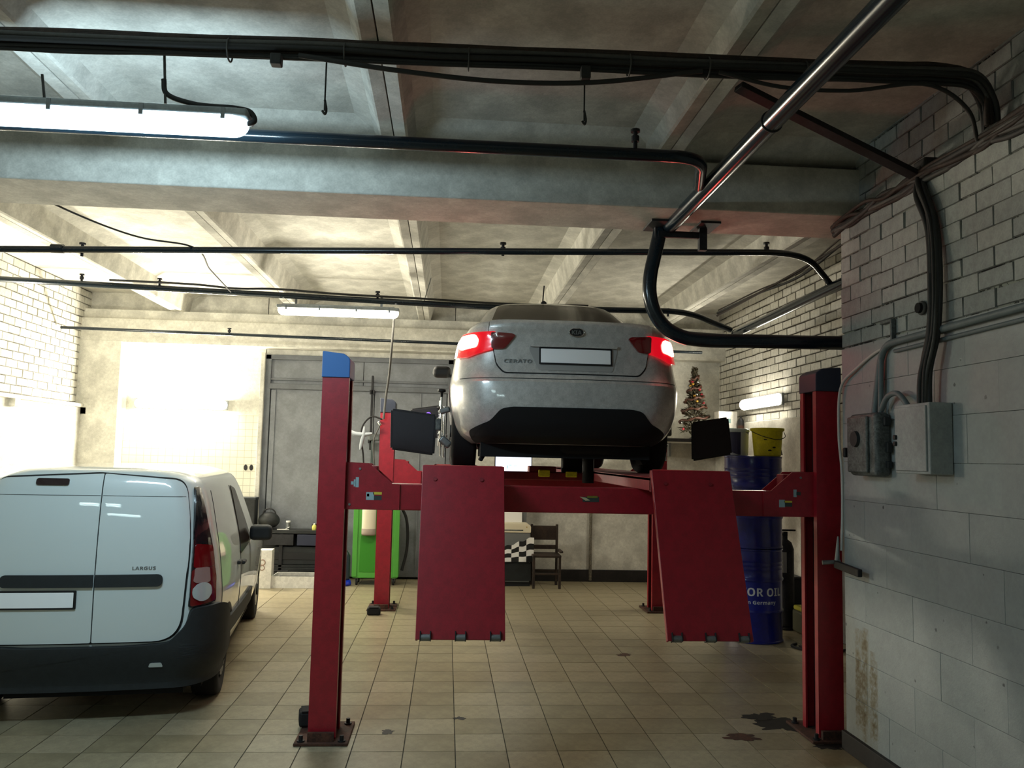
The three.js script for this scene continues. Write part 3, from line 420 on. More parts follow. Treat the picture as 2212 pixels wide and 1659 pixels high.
// plan outlines stacked by height: w half width, zr tail, zf nose, rx/rz tail corner, fx/fz nose corner, cr tail crown
function stackBody(p, ys) {
  const K = 12, S = 16, cache = new Map();
  const half = (y) => {                                              // tail centre -> side -> nose centre
    const key = Math.round(y * 2000); if (cache.has(key)) return cache.get(key);
    const w = p.w(y), zr = p.zr(y), zf = p.zf(y), rx = Math.min(p.rx(y), w * 0.98), rz = p.rz(y), fx = Math.min(p.fx(y), w * 0.98), fz = p.fz(y), o = [];
    for (let i = 0; i < 8; i++) { const x = i / 8 * (w - rx); o.push([x, zr - p.cr(y) * (x / w) ** 2]); }
    const zc = (x) => zr - p.cr(y) * (x / w) ** 2;
    for (let i = 0; i <= K; i++) { const a = i / K * Math.PI / 2, x = w - rx + rx * Math.sin(a) ** 0.9; o.push([x, zc(x) - rz * (1 - Math.cos(a) ** 0.95)]); }
    const z0 = o[o.length - 1][1], z1 = zf + fz;
    for (let i = 1; i < S; i++) { const q = i / S, z = z0 + (z1 - z0) * q; o.push([w + (p.bulge ? p.bulge(y) * Math.sin(Math.PI * q) : 0), z]); }
    for (let i = 0; i <= K; i++) { const a = i / K * Math.PI / 2; o.push([w - fx + fx * Math.cos(a), z1 - fz * Math.sin(a)]); }
    o.push([0, zf]);
    const s = [0]; for (let i = 1; i < o.length; i++) s.push(s[i - 1] + Math.hypot(o[i][0] - o[i - 1][0], o[i][1] - o[i - 1][1]));
    const r = { o, s }; cache.set(key, r); return r;
  };
  const surf = (s, y, off = 0) => {                                  // point at arc length s from the tail centre, off outward
    const sg = Math.sign(s) || 1, { o, s: L } = half(y); s = Math.min(Math.abs(s), L[L.length - 1] - 1e-4);
    let i = 0; while (L[i + 1] < s) i++;
    const t = (s - L[i]) / (L[i + 1] - L[i]), x = o[i][0] + (o[i + 1][0] - o[i][0]) * t, z = o[i][1] + (o[i + 1][1] - o[i][1]) * t;
    const a = o[Math.max(0, i - 1)], b = o[Math.min(o.length - 1, i + 2)]; let nx = -(b[1] - a[1]), nz = b[0] - a[0]; const l = Math.hypot(nx, nz) || 1; nx /= l; nz /= l; if (i === 0) { nx *= t; }
    return new THREE.Vector3(sg * (x + nx * off), y, z + nz * off);
  };
  const geometry = () => {
    const rings = ys.map((y) => { const { o } = half(y); const r = [...o.map(([x, z]) => [x, y, z])]; for (let i = o.length - 2; i > 0; i--) r.push([-o[i][0], y, o[i][1]]); return r; });
    const n = rings[0].length, pos = rings.flat(2), idx = [];
    for (let j = 0; j < rings.length - 1; j++) for (let i = 0; i < n; i++) { const a = j * n + i, b = j * n + (i + 1) % n; idx.push(a, b, a + n, b, b + n, a + n); }
    const h = (n + 2) / 2 - 1;                                        // caps: strips between mirrored halves
    for (const [j, up] of [[0, 0], [rings.length - 1, 1]]) for (let i = 0; i < h; i++) { const A = j * n + i, B = j * n + i + 1, C = j * n + (n - i) % n, D = j * n + (n - i - 1) % n; const q = i === 0 ? [[A, B, D]] : i === h - 1 ? [[A, B, C]] : [[A, B, D], [A, D, C]]; for (const tr of q) idx.push(...(up ? tr : [...tr].reverse())); }
    const g = new THREE.BufferGeometry(); g.setAttribute('position', new THREE.Float32BufferAttribute(pos, 3)); g.setIndex(idx); g.computeVertexNormals(); return g;
  };
  return { surf, geometry, half };
}
function fine(g, L) {                                                // split every edge longer than L, without cracks
  g = g.index ? g.toNonIndexed() : g; let p = Array.from(g.attributes.position.array);
  for (let it = 0; it < 7; it++) {
    const out = []; let any = false;
    for (let i = 0; i < p.length; i += 9) {
      const v = [0, 3, 6].map((k) => [p[i + k], p[i + k + 1], p[i + k + 2]]), mid = (a, b) => [(a[0] + b[0]) / 2, (a[1] + b[1]) / 2, (a[2] + b[2]) / 2];
      const long = (a, b) => Math.hypot(a[0] - b[0], a[1] - b[1], a[2] - b[2]) > L;
      const e = [long(v[0], v[1]), long(v[1], v[2]), long(v[2], v[0])], n = e[0] + e[1] + e[2]; if (n) any = true;
      const [a, b, c] = v, tri = (...t) => out.push(...t.flat());
      if (n === 0) tri(a, b, c);
      else if (n === 3) { const x = mid(a, b), y = mid(b, c), z = mid(c, a); tri(a, x, z); tri(x, b, y); tri(z, y, c); tri(x, y, z); }
      else if (n === 1) { const k = e.indexOf(true), A = v[k], B = v[(k + 1) % 3], C = v[(k + 2) % 3], m = mid(A, B); tri(A, m, C); tri(m, B, C); }
      else { const k = e.indexOf(false), A = v[k], B = v[(k + 1) % 3], C = v[(k + 2) % 3], m = mid(B, C), q = mid(C, A); tri(A, B, m); tri(A, m, q); tri(q, m, C); }
    }
    p = out; if (!any) break;
  }
  const r = new THREE.BufferGeometry(); r.setAttribute('position', new THREE.Float32BufferAttribute(p, 3)); return r;
}
function drape(body, shape, thick, lift = 0, L = 0.05) {             // a panel laid on the body: shape in (arc length, height)
  const g = fine(extrude(shape, thick, 0, 8), L), p = g.attributes.position;
  for (let i = 0; i < p.count; i++) { const v = body.surf(p.getX(i), p.getY(i), lift + p.getZ(i)); p.setXYZ(i, v.x, v.y, v.z); }
  const m = mergeVertices(g, 1e-5); m.computeVertexNormals(); return toCreasedNormals(m, 0.7);
}
const evaluator = new Evaluator(); evaluator.attributes = ['position', 'normal']; evaluator.useGroups = false;
function carve(g, cuts) { let a = new Brush(g); a.updateMatrixWorld(); for (const c of cuts) { const b = new Brush(c); b.updateMatrixWorld(); a = evaluator.evaluate(a, b, SUBTRACTION); } return a.geometry; }
const steps = (a, b, n) => Array.from({ length: n + 1 }, (_, i) => a + (b - a) * i / n);
function wheel(parent, x, y, z, R, W, rimM) {
  const s = Math.sign(x), o = W / 2;
  const tyre = lathe([[R * 0.62, -o * 0.85], [R * 0.8, -o], [R * 0.95, -o * 0.95], [R, -o * 0.7], [R, o * 0.7], [R * 0.95, o * 0.95], [R * 0.8, o], [R * 0.62, o * 0.85], [R * 0.6, 0], [R * 0.62, -o * 0.85]], 40); tyre.rotateZ(Math.PI / 2);
  const w = obj('wheel', tyre.translate(x, y, z), mat.rubber, parent);
  const rim = [at(new THREE.CylinderGeometry(R * 0.6, R * 0.6, W * 0.7, 32), x, y, z, 0, 0, Math.PI / 2)];
  for (let k = 0; k < 7; k++) rim.push(box(0.03, R * 1.1, 0.05, 0, 0, 0).rotateX(k * Math.PI / 7).translate(x + s * o * 0.8, y, z));
  obj('rim', rim, rimM, w); obj('hub', at(new THREE.CylinderGeometry(0.05, 0.06, 0.05, 16), x + s * o * 0.85, y, z, 0, 0, Math.PI / 2), mat.darkPlastic, w);
}

// ------------------------------------------------------------------ white van (local: tail towards +z, rear axle at z = 0)
{
  const v = thing('delivery_van', 'white panel van with twin rear doors and black bumpers parked nose-in', 'van', -2.46, 0, 6.43, 0.135);
  const body = stackBody({
    w: keyed([[0.25, 0.78], [0.4, 0.83], [0.75, 0.845], [1.0, 0.82], [1.3, 0.755], [1.5, 0.70], [1.58, 0.66], [1.64, 0.54], [1.665, 0.4]]),
    zr: keyed([[0.25, 0.6], [0.5, 0.665], [0.9, 0.67], [1.2, 0.655], [1.5, 0.615], [1.6, 0.585], [1.64, 0.55], [1.665, 0.42]]),
    zf: keyed([[0.25, -3.6], [0.6, -3.72], [0.85, -3.6], [0.95, -3.2], [1.0, -2.75], [1.3, -2.3], [1.58, -1.85], [1.665, -1.5]]),
    rx: keyed([[0.25, 0.22], [1.665, 0.2]]), rz: keyed([[0.25, 0.34], [1, 0.34], [1.665, 0.28]]), fx: keyed([[0.25, 0.45], [1.665, 0.3]]), fz: keyed([[0.25, 0.5], [1.665, 0.3]]),
    cr: keyed([[0.25, 0.045], [1.665, 0.05]]), bulge: keyed([[0.25, 0.03], [0.8, 0.045], [1.665, 0.0]]),
  }, [...steps(0.25, 1.5, 26), 1.53, 1.56, 1.58, 1.6, 1.615, 1.63, 1.64, 1.648, 1.655, 1.66, 1.665]);
  const arch = (z) => at(new THREE.CylinderGeometry(0.36, 0.36, 2.4, 40), 0, 0.3, z, 0, 0, Math.PI / 2);
  obj('body_shell', toCreasedNormals(mergeVertices(carve(body.geometry(), [arch(0), arch(-2.905)]).deleteAttribute('uv'), 1e-4), 0.5), mat.vanPaint, v);
  obj('underbody', [box(1.5, 0.24, 3.9, 0, 0.29, -1.5), box(1.56, 0.3, 2.0, 0, 0.33, -1.45), box(1.1, 0.16, 0.3, 0.1, 0.24, 0.42)], mat.soot, v);
  const doorR = rpoly([[0.085, 0.525], [0.62, 0.525], [0.655, 1.2], [0.60, 1.585], [0.085, 1.625]], [0.01, 0.17, 0.3, 0.1, 0.01], 8), doorL = rpoly([[0.078, 1.625], [-0.60, 1.585], [-0.655, 1.2], [-0.62, 0.525], [0.078, 0.525]], [0.01, 0.1, 0.3, 0.17, 0.01], 8);
  obj('door_seal', drape(body, rpoly([[-0.632, 0.515], [0.632, 0.515], [0.668, 1.2], [0.612, 1.595], [0.05, 1.634], [-0.612, 1.595], [-0.668, 1.2]], [0.17, 0.17, 0.3, 0.1, 0.02, 0.1, 0.3], 8), 0.005), mat.seal, v);
  const dr = obj('rear_door', drape(body, doorR, 0.02), mat.vanPaint, v), dl = obj('rear_door', drape(body, doorL, 0.02), mat.vanPaint, v);
  obj('door_crease', [drape(body, poly([[-0.585, 1.478], [0.075, 1.478], [0.075, 1.481], [-0.585, 1.481]]), 0.002, 0.0195)], mat.seal, dl); obj('door_crease', [drape(body, poly([[0.09, 1.478], [0.6, 1.474], [0.6, 1.477], [0.09, 1.481]]), 0.002, 0.0195)], mat.seal, dr);
  obj('trim_strip', drape(body, rpoly([[-0.48, 0.885], [0.075, 0.885], [0.075, 0.965], [-0.48, 0.965]], [0.03, 0, 0, 0.03]), 0.02, 0.018), mat.darkPlastic, dl);
  obj('trim_strip', drape(body, rpoly([[0.088, 0.885], [0.5, 0.885], [0.5, 0.965], [0.088, 0.965]], [0, 0.038, 0.038, 0]), 0.02, 0.018), mat.darkPlastic, dr);
  obj('brake_light', drape(body, rpoly([[-0.33, 1.545], [-0.125, 1.545], [-0.125, 1.59], [-0.33, 1.59]], 0.018), 0.012, 0.018), MP(0x2a1b1e, { roughness: 0.2, clearcoat: 1 }), dl);
  const pl = obj('plate_holder', drape(body, rpoly([[-0.555, 0.745], [-0.02, 0.745], [-0.02, 0.865], [-0.555, 0.865]], 0.008), 0.012, 0.019, 0.08), mat.black, dl);
  obj('number_plate', drape(body, rpoly([[-0.545, 0.757], [-0.035, 0.757], [-0.035, 0.854], [-0.545, 0.854]], 0.004), 0.002, 0.0315, 0.08), mat.plate, pl);
  const lg = text('LARGUS', 0.022, 0.004); { const q = body.surf(0.38, 1.01, 0.019); obj('lettering', lg.scale(1.3, 1, 1).rotateY(0.05).translate(q.x, 1.005, q.z), mat.steel, dr); }
  for (const s of [-1, 1]) {
    const fl = (pts) => rpoly(s > 0 ? pts : pts.map(([a, b]) => [-a, b]).reverse(), 0.02, 5);
    const lamp = obj('tail_light', drape(body, fl([[0.665, 0.735], [0.87, 0.76], [0.86, 0.95], [0.845, 1.1], [0.76, 1.4], [0.72, 1.54], [0.672, 1.54], [0.672, 1.2]]), 0.022, 0.004), MP(0x16181c, { roughness: 0.18, clearcoat: 1 }), v);
    obj('red_lens', drape(body, fl([[0.675, 1.0], [0.845, 1.0], [0.825, 1.14], [0.68, 1.16]]), 0.008, 0.025), mat.redLens, lamp);
    obj('red_lens', drape(body, fl([[0.672, 0.745], [0.86, 0.77], [0.862, 0.93], [0.845, 1.0], [0.672, 0.99]]), 0.006, 0.025), mat.redLens, lamp);
    obj('reversing_lens', drape(body, fl([[0.685, 0.9], [0.795, 0.9], [0.785, 1.0], [0.685, 1.0]]), 0.008, 0.03), M(0x9a7d78, { roughness: 0.3 }), lamp);
    const round = rpoly(Array.from({ length: 20 }, (_, i) => [s * 0.742 + 0.062 * Math.cos(i / 10 * Math.PI), 0.84 + 0.062 * Math.sin(i / 10 * Math.PI)]), 0);
    obj('fog_lens', drape(body, round, 0.012, 0.03, 0.02), mat.clearLens, lamp);
  }
  const bumper = [[-1.22, 0.21], [1.22, 0.21], [1.19, 0.45], [1.12, 0.6], [1.0, 0.72], [0.88, 0.75], [0.68, 0.735], [0.655, 0.62], [0.56, 0.515], [0.3, 0.5], [-0.3, 0.5], [-0.56, 0.515], [-0.655, 0.62], [-0.68, 0.735], [-0.88, 0.75], [-1.0, 0.72], [-1.12, 0.6], [-1.19, 0.45]];
  const bp = obj('rear_bumper', drape(body, rpoly(bumper.filter((q) => 1), 0.04), 0.06, 0.0), mat.darkPlastic, v);
  obj('reflector', drape(body, rpoly([[0.44, 0.36], [0.53, 0.36], [0.52, 0.39], [0.45, 0.39]], 0.01), 0.006, 0.06), mat.clearLens, bp);
  for (const s of [-1, 1]) { const pts = [[1.98, 0.95], [2.92, 0.99], [2.75, 1.1], [2.42, 1.46], [2.15, 1.5]]; obj('side_window', drape(body, rpoly(s > 0 ? pts : pts.map(([a, b]) => [-a, b]).reverse(), 0.03), 0.006, 0.002), mat.glass, v);
    const seam = (pts) => obj('door_seam', drape(body, poly(s > 0 ? pts : pts.map(([a, b]) => [-a, b]).reverse()), 0.003), mat.seal, v); seam([[1.93, 0.4], [1.937, 0.4], [2.1, 1.5], [2.093, 1.5]]); seam([[1.05, 0.6], [1.056, 0.6], [1.056, 1.5], [1.05, 1.5]]);
    obj('sill_moulding', drape(body, rpoly(s > 0 ? [[1.3, 0.42], [2.9, 0.42], [2.9, 0.55], [1.3, 0.55]] : [[-2.9, 0.42], [-1.3, 0.42], [-1.3, 0.55], [-2.9, 0.55]], 0.02), 0.02), mat.darkPlastic, v);
    for (const [hs, hy] of [[2.1, 0.87], [1.85, 0.9]]) { const q = body.surf(s * hs, hy, 0.015); obj('door_handle', rbox(0.03, 0.03, 0.14, q.x, q.y, q.z, 0.012), mat.darkPlastic, v); }
    const q = body.surf(s * 2.75, 1.02, 0.08); obj('side_mirror', [rbox(0.2, 0.14, 0.1, q.x + s * 0.03, q.y + 0.03, q.z, 0.04)], mat.darkPlastic, v);
    wheel(v, s * 0.74, 0.3, 0, 0.305, 0.19, mat.steel); wheel(v, s * 0.74, 0.3, -2.905, 0.305, 0.19, mat.steel);
  }
}

// ------------------------------------------------------------------ saloon car on the lift (local: tail at z = 0, wheels on y = 0)
{
  const c = thing('saloon_car', 'pale silver saloon car raised on the red lift with its brake lights on', 'car', 0.9, 1.735, 5.98);
  const body = stackBody({
    w: keyed([[0.16, 0.72], [0.22, 0.8], [0.32, 0.85], [0.5, 0.885], [0.6, 0.89], [0.75, 0.87], [0.92, 0.825], [1.02, 0.77], [1.07, 0.71], [1.1, 0.62]]),
    zr: keyed([[0.16, -0.2], [0.22, -0.1], [0.32, -0.03], [0.45, 0], [0.6, -0.005], [0.66, -0.05], [0.8, -0.09], [0.95, -0.1], [1.04, -0.085], [1.075, -0.1], [1.1, -0.24]]),
    zf: keyed([[0.16, -4.35], [0.4, -4.5], [0.65, -4.42], [0.78, -4.1], [0.9, -3.6], [1.0, -3.2], [1.1, -2.9]]),
    rx: keyed([[0.16, 0.3], [0.5, 0.34], [0.9, 0.3], [1.1, 0.26]]), rz: keyed([[0.16, 0.4], [0.5, 0.42], [0.9, 0.36], [1.1, 0.2]]), fx: keyed([[0.16, 0.5], [1.1, 0.4]]), fz: keyed([[0.16, 0.5], [1.1, 0.3]]),
    cr: keyed([[0.16, 0.1], [0.6, 0.1], [1.1, 0.06]]), bulge: keyed([[0.16, 0.0], [0.7, 0.02], [1.1, 0.0]]),
  }, [...steps(0.16, 1.0, 28), 1.02, 1.035, 1.05, 1.06, 1.07, 1.078, 1.085, 1.09, 1.095, 1.1]);
  const arch = (z) => at(new THREE.CylinderGeometry(0.355, 0.355, 2.4, 40), 0, 0.3, z, 0, 0, Math.PI / 2);
  obj('body_shell', toCreasedNormals(mergeVertices(carve(body.geometry(), [arch(-0.93), arch(-3.58)]).deleteAttribute('uv'), 1e-4), 0.5), mat.carPaint, c);
  const cabin = stackBody({
    w: keyed([[1.05, 0.72], [1.2, 0.66], [1.38, 0.57], [1.435, 0.5], [1.455, 0.4]]), zr: keyed([[1.05, -0.5], [1.12, -0.7], [1.38, -1.22], [1.435, -1.36], [1.455, -1.55]]), zf: keyed([[1.05, -3.1], [1.38, -2.3], [1.43, -2.1]]),
    rx: keyed([[1.05, 0.2], [1.43, 0.2]]), rz: keyed([[1.05, 0.25], [1.43, 0.25]]), fx: keyed([[1.05, 0.3], [1.43, 0.3]]), fz: keyed([[1.05, 0.3], [1.43, 0.3]]), cr: keyed([[1.05, 0.05], [1.43, 0.1]]),
  }, [...steps(1.05, 1.42, 12), 1.43, 1.438, 1.444, 1.449, 1.453, 1.455]);
  const roof = obj('cabin', toCreasedNormals(mergeVertices(cabin.geometry().deleteAttribute('normal'), 1e-4), 0.8), mat.carPaint, c);
  obj('rear_window', drape(cabin, rpoly([[-0.6, 1.08], [0.6, 1.08], [0.5, 1.408], [-0.5, 1.408]], 0.04), 0.008, 0.001), mat.glass, roof);
  for (const s of [-1, 1]) { const pts = [[1.0, 1.12], [2.6, 1.1], [2.1, 1.35], [1.2, 1.36]]; obj('side_window', drape(cabin, rpoly(s > 0 ? pts : pts.map(([a, b]) => [-a, b]).reverse(), 0.04), 0.006, 0.001), mat.glass, roof); }
  obj('antenna', [cyl(0.006, 0.17, -0.065, 1.545, -1.5, -0.12, 0.08 * -1, 8), at(new THREE.SphereGeometry(0.028, 12, 8), -0.06, 1.46, -1.5)], mat.black, roof);
  const lidPts = [[-0.5, 0.68], [0.5, 0.68], [0.555, 0.74], [0.585, 0.88], [0.62, 0.93], [0.62, 1.078], [-0.62, 1.078], [-0.62, 0.93], [-0.585, 0.88], [-0.555, 0.74]], grow = (pts, k) => pts.map(([x, y]) => [x + Math.sign(x) * k, y + (y < 0.8 ? -k : 0)]);
  obj('lid_seal', drape(body, rpoly(grow(lidPts, 0.008), 0.03), 0.002), mat.seal, c);
  const lid = obj('boot_lid', drape(body, rpoly(lidPts, 0.03), 0.01), mat.carPaint, c);
  const rec = obj('plate_recess', drape(body, rpoly([[-0.25, 0.7], [0.3, 0.7], [0.34, 0.86], [0.33, 0.885], [-0.31, 0.885], [-0.32, 0.86]], 0.02), 0.006, 0.008), M(0x9c9a96, { roughness: 0.5 }), lid);
  obj('recess_trim', drape(body, rpoly([[-0.31, 0.875], [0.335, 0.875], [0.335, 0.898], [-0.31, 0.898]], 0.008), 0.025, 0.008), mat.carPaint, lid);
  const ph = obj('plate_holder', drape(body, rpoly([[-0.245, 0.745], [0.295, 0.745], [0.295, 0.875], [-0.245, 0.875]], 0.008), 0.012, 0.012, 0.08), mat.black, lid);
  obj('number_plate', drape(body, rpoly([[-0.233, 0.757], [0.283, 0.757], [0.283, 0.862], [-0.233, 0.862]], 0.004), 0.002, 0.0245, 0.08), mat.plate, ph);
  const ring = Array.from({ length: 28 }, (_, i) => [0.03 + 0.06 * Math.cos(i / 14 * Math.PI), 0.99 + 0.034 * Math.sin(i / 14 * Math.PI)]);
  const bz = body.surf(0.03, 0.99, 0.012).z, badge = obj('badge', [at(new THREE.CylinderGeometry(1, 1, 0.008, 32).scale(0.06, 1, 0.034), 0.03, 0.99, bz, Math.PI / 2)], mat.black, lid);
  obj('badge_ring', at(new THREE.TorusGeometry(0.056, 0.005, 8, 40).scale(1, 0.56, 1), 0.03, 0.99, bz + 0.005), mat.chrome, badge); obj('badge_letters', text('KIA', 0.03, 0.004).scale(1.1, 1, 1).translate(0.03, 0.99, bz + 0.004), mat.steel, badge);
  { const q = body.surf(-0.4, 0.76, 0.011); obj('lettering', text('CERATO', 0.028, 0.004).scale(1.45, 1, 1).rotateY(-0.08).translate(q.x, 0.765, q.z), mat.steel, lid); }
  const glow = M(0xff5a50, { roughness: 0.3 }); glow.emissive = new THREE.Color().setRGB(1, 0.28, 0.22); glow.emissiveIntensity = 14;
  const redGlow = MP(0xb00010, { roughness: 0.15, clearcoat: 1 }); redGlow.emissive = new THREE.Color().setRGB(1, 0.005, 0.02); redGlow.emissiveIntensity = 0.7;
  for (const s of [-1, 1]) {
    const fl = (pts, r = 0.02) => rpoly(s > 0 ? pts : pts.map(([a, b]) => [-a, b]).reverse(), r, 5);
    const tl = obj('tail_light', drape(body, fl([[0.58, 0.85], [0.8, 0.795], [0.99, 0.805], [0.975, 0.93], [0.9, 0.985], [0.56, 0.985], [0.555, 0.93]]), 0.02, 0.006), redGlow, c);
    obj('lid_lens', drape(body, fl([[0.5, 0.855], [0.59, 0.85], [0.6, 0.98], [0.44, 0.97], [0.42, 0.955]]), 0.02, 0.008), mat.redLens, tl);
    obj('brake_lamp', drape(body, fl([[0.7, 0.87], [0.88, 0.855], [0.915, 0.9], [0.9, 0.965], [0.72, 0.97], [0.69, 0.93]], 0.03), 0.012, 0.022, 0.03), glow, tl);
    const q = body.surf(s * 0.79, 0.915, 0.07), L = new THREE.RectAreaLight(new THREE.Color().setRGB(1, 0.07, 0.06), 34, 0.18, 0.1); L.position.copy(q); L.rotation.set(0, Math.PI + s * 0.35, 0); tl.add(L);
    wheel(c, s * 0.77, 0.265, -0.93, 0.312, 0.205, mat.steel); wheel(c, s * 0.77, 0.265, -3.58, 0.312, 0.205, mat.steel);
    const m = body.surf(s * 2.75, 0.94, 0.1); obj('side_mirror', [rbox(0.19, 0.125, 0.1, s * 0.98, 0.93, -2.75, 0.05), rbox(0.1, 0.03, 0.05, s * 0.88, 0.89, -2.75, 0.01)], mat.black, c);
    obj('mudguard', [rbox(0.03, 0.1, 0.2, s * 0.62, 0.07, -0.58, 0.01, 0, 0, s * 0.5)], mat.soot, c);
  }
  const diff = [[-0.8, 0.162], [0.8, 0.162], [0.8, 0.25], [0.6, 0.32], [0.52, 0.41], [0.44, 0.425], [-0.44, 0.425], [-0.52, 0.41], [-0.6, 0.32], [-0.8, 0.25]];
  obj('bumper_insert', drape(body, rpoly(diff, 0.03), 0.008), mat.soot, c);
  obj('bumper_seam', drape(body, rpoly([[-0.9, 0.634], [0.9, 0.634], [0.9, 0.638], [-0.9, 0.638]], 0), 0.003), mat.seal, c);
  obj('underbody', [box(1.3, 0.12, 3.4, 0, 0.2, -2.2), box(1.3, 0.16, 0.5, 0, 0.14, -0.6), box(1.2, 0.1, 0.12, 0, 0.15, -0.95), rbox(0.5, 0.16, 0.3, 0.2, 0.17, -0.45, 0.06), cyl(0.05, 0.3, 0.32, 0.0, -1.2, 0, 0, 14)], mat.soot, c);
}

// ------------------------------------------------------------------ wheel clamps with alignment boards
function wheelClamp(name, label, x, y, d, turn, boardPts, knobUp, flip, group) {
  const t = thing(name, label, 'alignment target', x, y, d, turn, group);
  const s = flip;
  each('rod', [cyl(0.008, 0.5, s * 0.03, 0.05, 0), cyl(0.008, 0.42, s * 0.06, 0.0, 0.01)], mat.chrome, t);
  obj('knob', [lathe([[0, 0.36], [0.032, 0.355], [0.034, 0.335], [0.012, 0.325], [0.01, 0.29], [0, 0.29]], 20).translate(s * 0.03, knobUp, 0)], mat.black, t);
  obj('clamp_arm', rbox(0.09, 0.05, 0.05, s * 0.06, 0.18, 0, 0.015, 0, 0, s * 0.3), mat.steel, t);
  obj('clamp_arm', rbox(0.11, 0.07, 0.05, s * 0.07, -0.08, 0, 0.02, 0, 0, -s * 0.7), mat.steel, t);
  obj('clamp_arm', rbox(0.05, 0.1, 0.06, s * 0.01, 0.06, 0.01, 0.015), mat.boxOld, t);
  if (s < 0) obj('board_arm', rbox(0.24, 0.03, 0.03, 0.11, -0.02, -0.02, 0.008), mat.steel, t);
  obj('target_board', extrude(poly(boardPts), 0.025, 0.004).translate(0, 0, -0.02), mat.darkTarget, t);
  obj('target_rim', boardPts.map((p, i) => { const q = boardPts[(i + 1) % boardPts.length]; return sticks(new THREE.Vector3(p[0], p[1], 0), new THREE.Vector3(q[0], q[1], 0), 0.008, 0.03); }), mat.darkSteel, t);
  return t;
}
mat.darkTarget = M(0x1d1b22, { map: G.fine, roughness: 0.5 });
wheelClamp('wheel_clamp', 'dark alignment board clamped to the rear wheel facing the blue-capped post', -0.09, 1.99, 6.95, 0, [[-0.02, 0.13], [-0.37, 0.17], [-0.365, -0.14], [-0.03, -0.18]], 0.0, 1);
wheelClamp('wheel_clamp', 'dark alignment board clamped to the rear wheel facing the blue oil drums', 1.87, 1.99, 6.95, 0, [[0.205, 0.12], [0.5, 0.17], [0.53, -0.12], [0.21, -0.18]], -0.1, -1);
{ const f = wheelClamp('wheel_clamp', 'alignment board with a glowing purple ring on the front wheel behind the rear one', -0.13, 2.1, 9.3, 0, [[-0.27, 0.19], [0.05, 0.24], [0.04, -0.1], [-0.25, -0.1]], -0.12, 1);
  const pr = M(0x5a3aa0); pr.emissive = new THREE.Color().setRGB(0.25, 0.1, 0.8); pr.emissiveIntensity = 1.2; obj('ring_light', at(new THREE.TorusGeometry(0.022, 0.009, 8, 24), -0.09, 0.14, 0.012), pr, f); }

// ------------------------------------------------------------------ oil drums and what stands on them
const drumPrint = canvasTex(1024, 512, (g, w, h) => { g.fillStyle = '#0a1c86'; g.fillRect(0, 0, w, h); g.fillStyle = '#d5dce4'; g.textAlign = 'center'; g.font = 'bold 196px sans-serif'; g.fillText('MOTOR OIL', w / 2, 250, 1000); g.font = 'bold 86px sans-serif'; g.fillText('Made in Germany', w / 2, 390, 900); });
function drum(label, y, print) {
  const t = thing('oil_drum', label, 'drum', 3.175, y, 8.5, 0);
  const R = 0.289, pts = [[0, 0.012], [R - 0.02, 0.012], [R - 0.012, 0], [R + 0.004, 0.004], [R + 0.004, 0.018], [R - 0.002, 0.024]];
  for (const h of [0.31, 0.62]) pts.push([R - 0.002, h - 0.022], [R + 0.006, h - 0.01], [R + 0.009, h], [R + 0.006, h + 0.01], [R - 0.002, h + 0.022]);
  for (const h of [0.72, 0.76, 0.8]) pts.push([R - 0.002, h - 0.012], [R + 0.002, h], [R - 0.002, h + 0.012]);
  pts.push([R - 0.002, 0.905], [R + 0.004, 0.912], [R + 0.004, 0.926], [R - 0.012, 0.93], [R - 0.02, 0.918], [0, 0.918]);
  obj('drum_body', toCreasedNormals(lathe(pts, 64), 0.6), mat.blue, t);
  obj('bung', cyl(0.03, 0.02, 0.16, 0.925, 0.05), mat.steel, t); obj('bung', cyl(0.018, 0.02, -0.18, 0.925, 0.02), mat.steel, t);
  if (print) { const a = 2.3, g = new THREE.CylinderGeometry(R + 0.0005, R + 0.0005, 0.29, 40, 1, true, -a / 2 - 0.35, a).translate(0, 0.465, 0); obj('label_print', g, MP(0xffffff, { map: drumPrint, roughness: 0.35 }), t, true); }
  return t;
}
drum('blue oil drum standing on the floor with white lettering on its band', 0, true);
drum('blue oil drum stacked on another drum and carrying a yellow bucket', 0.93, false);
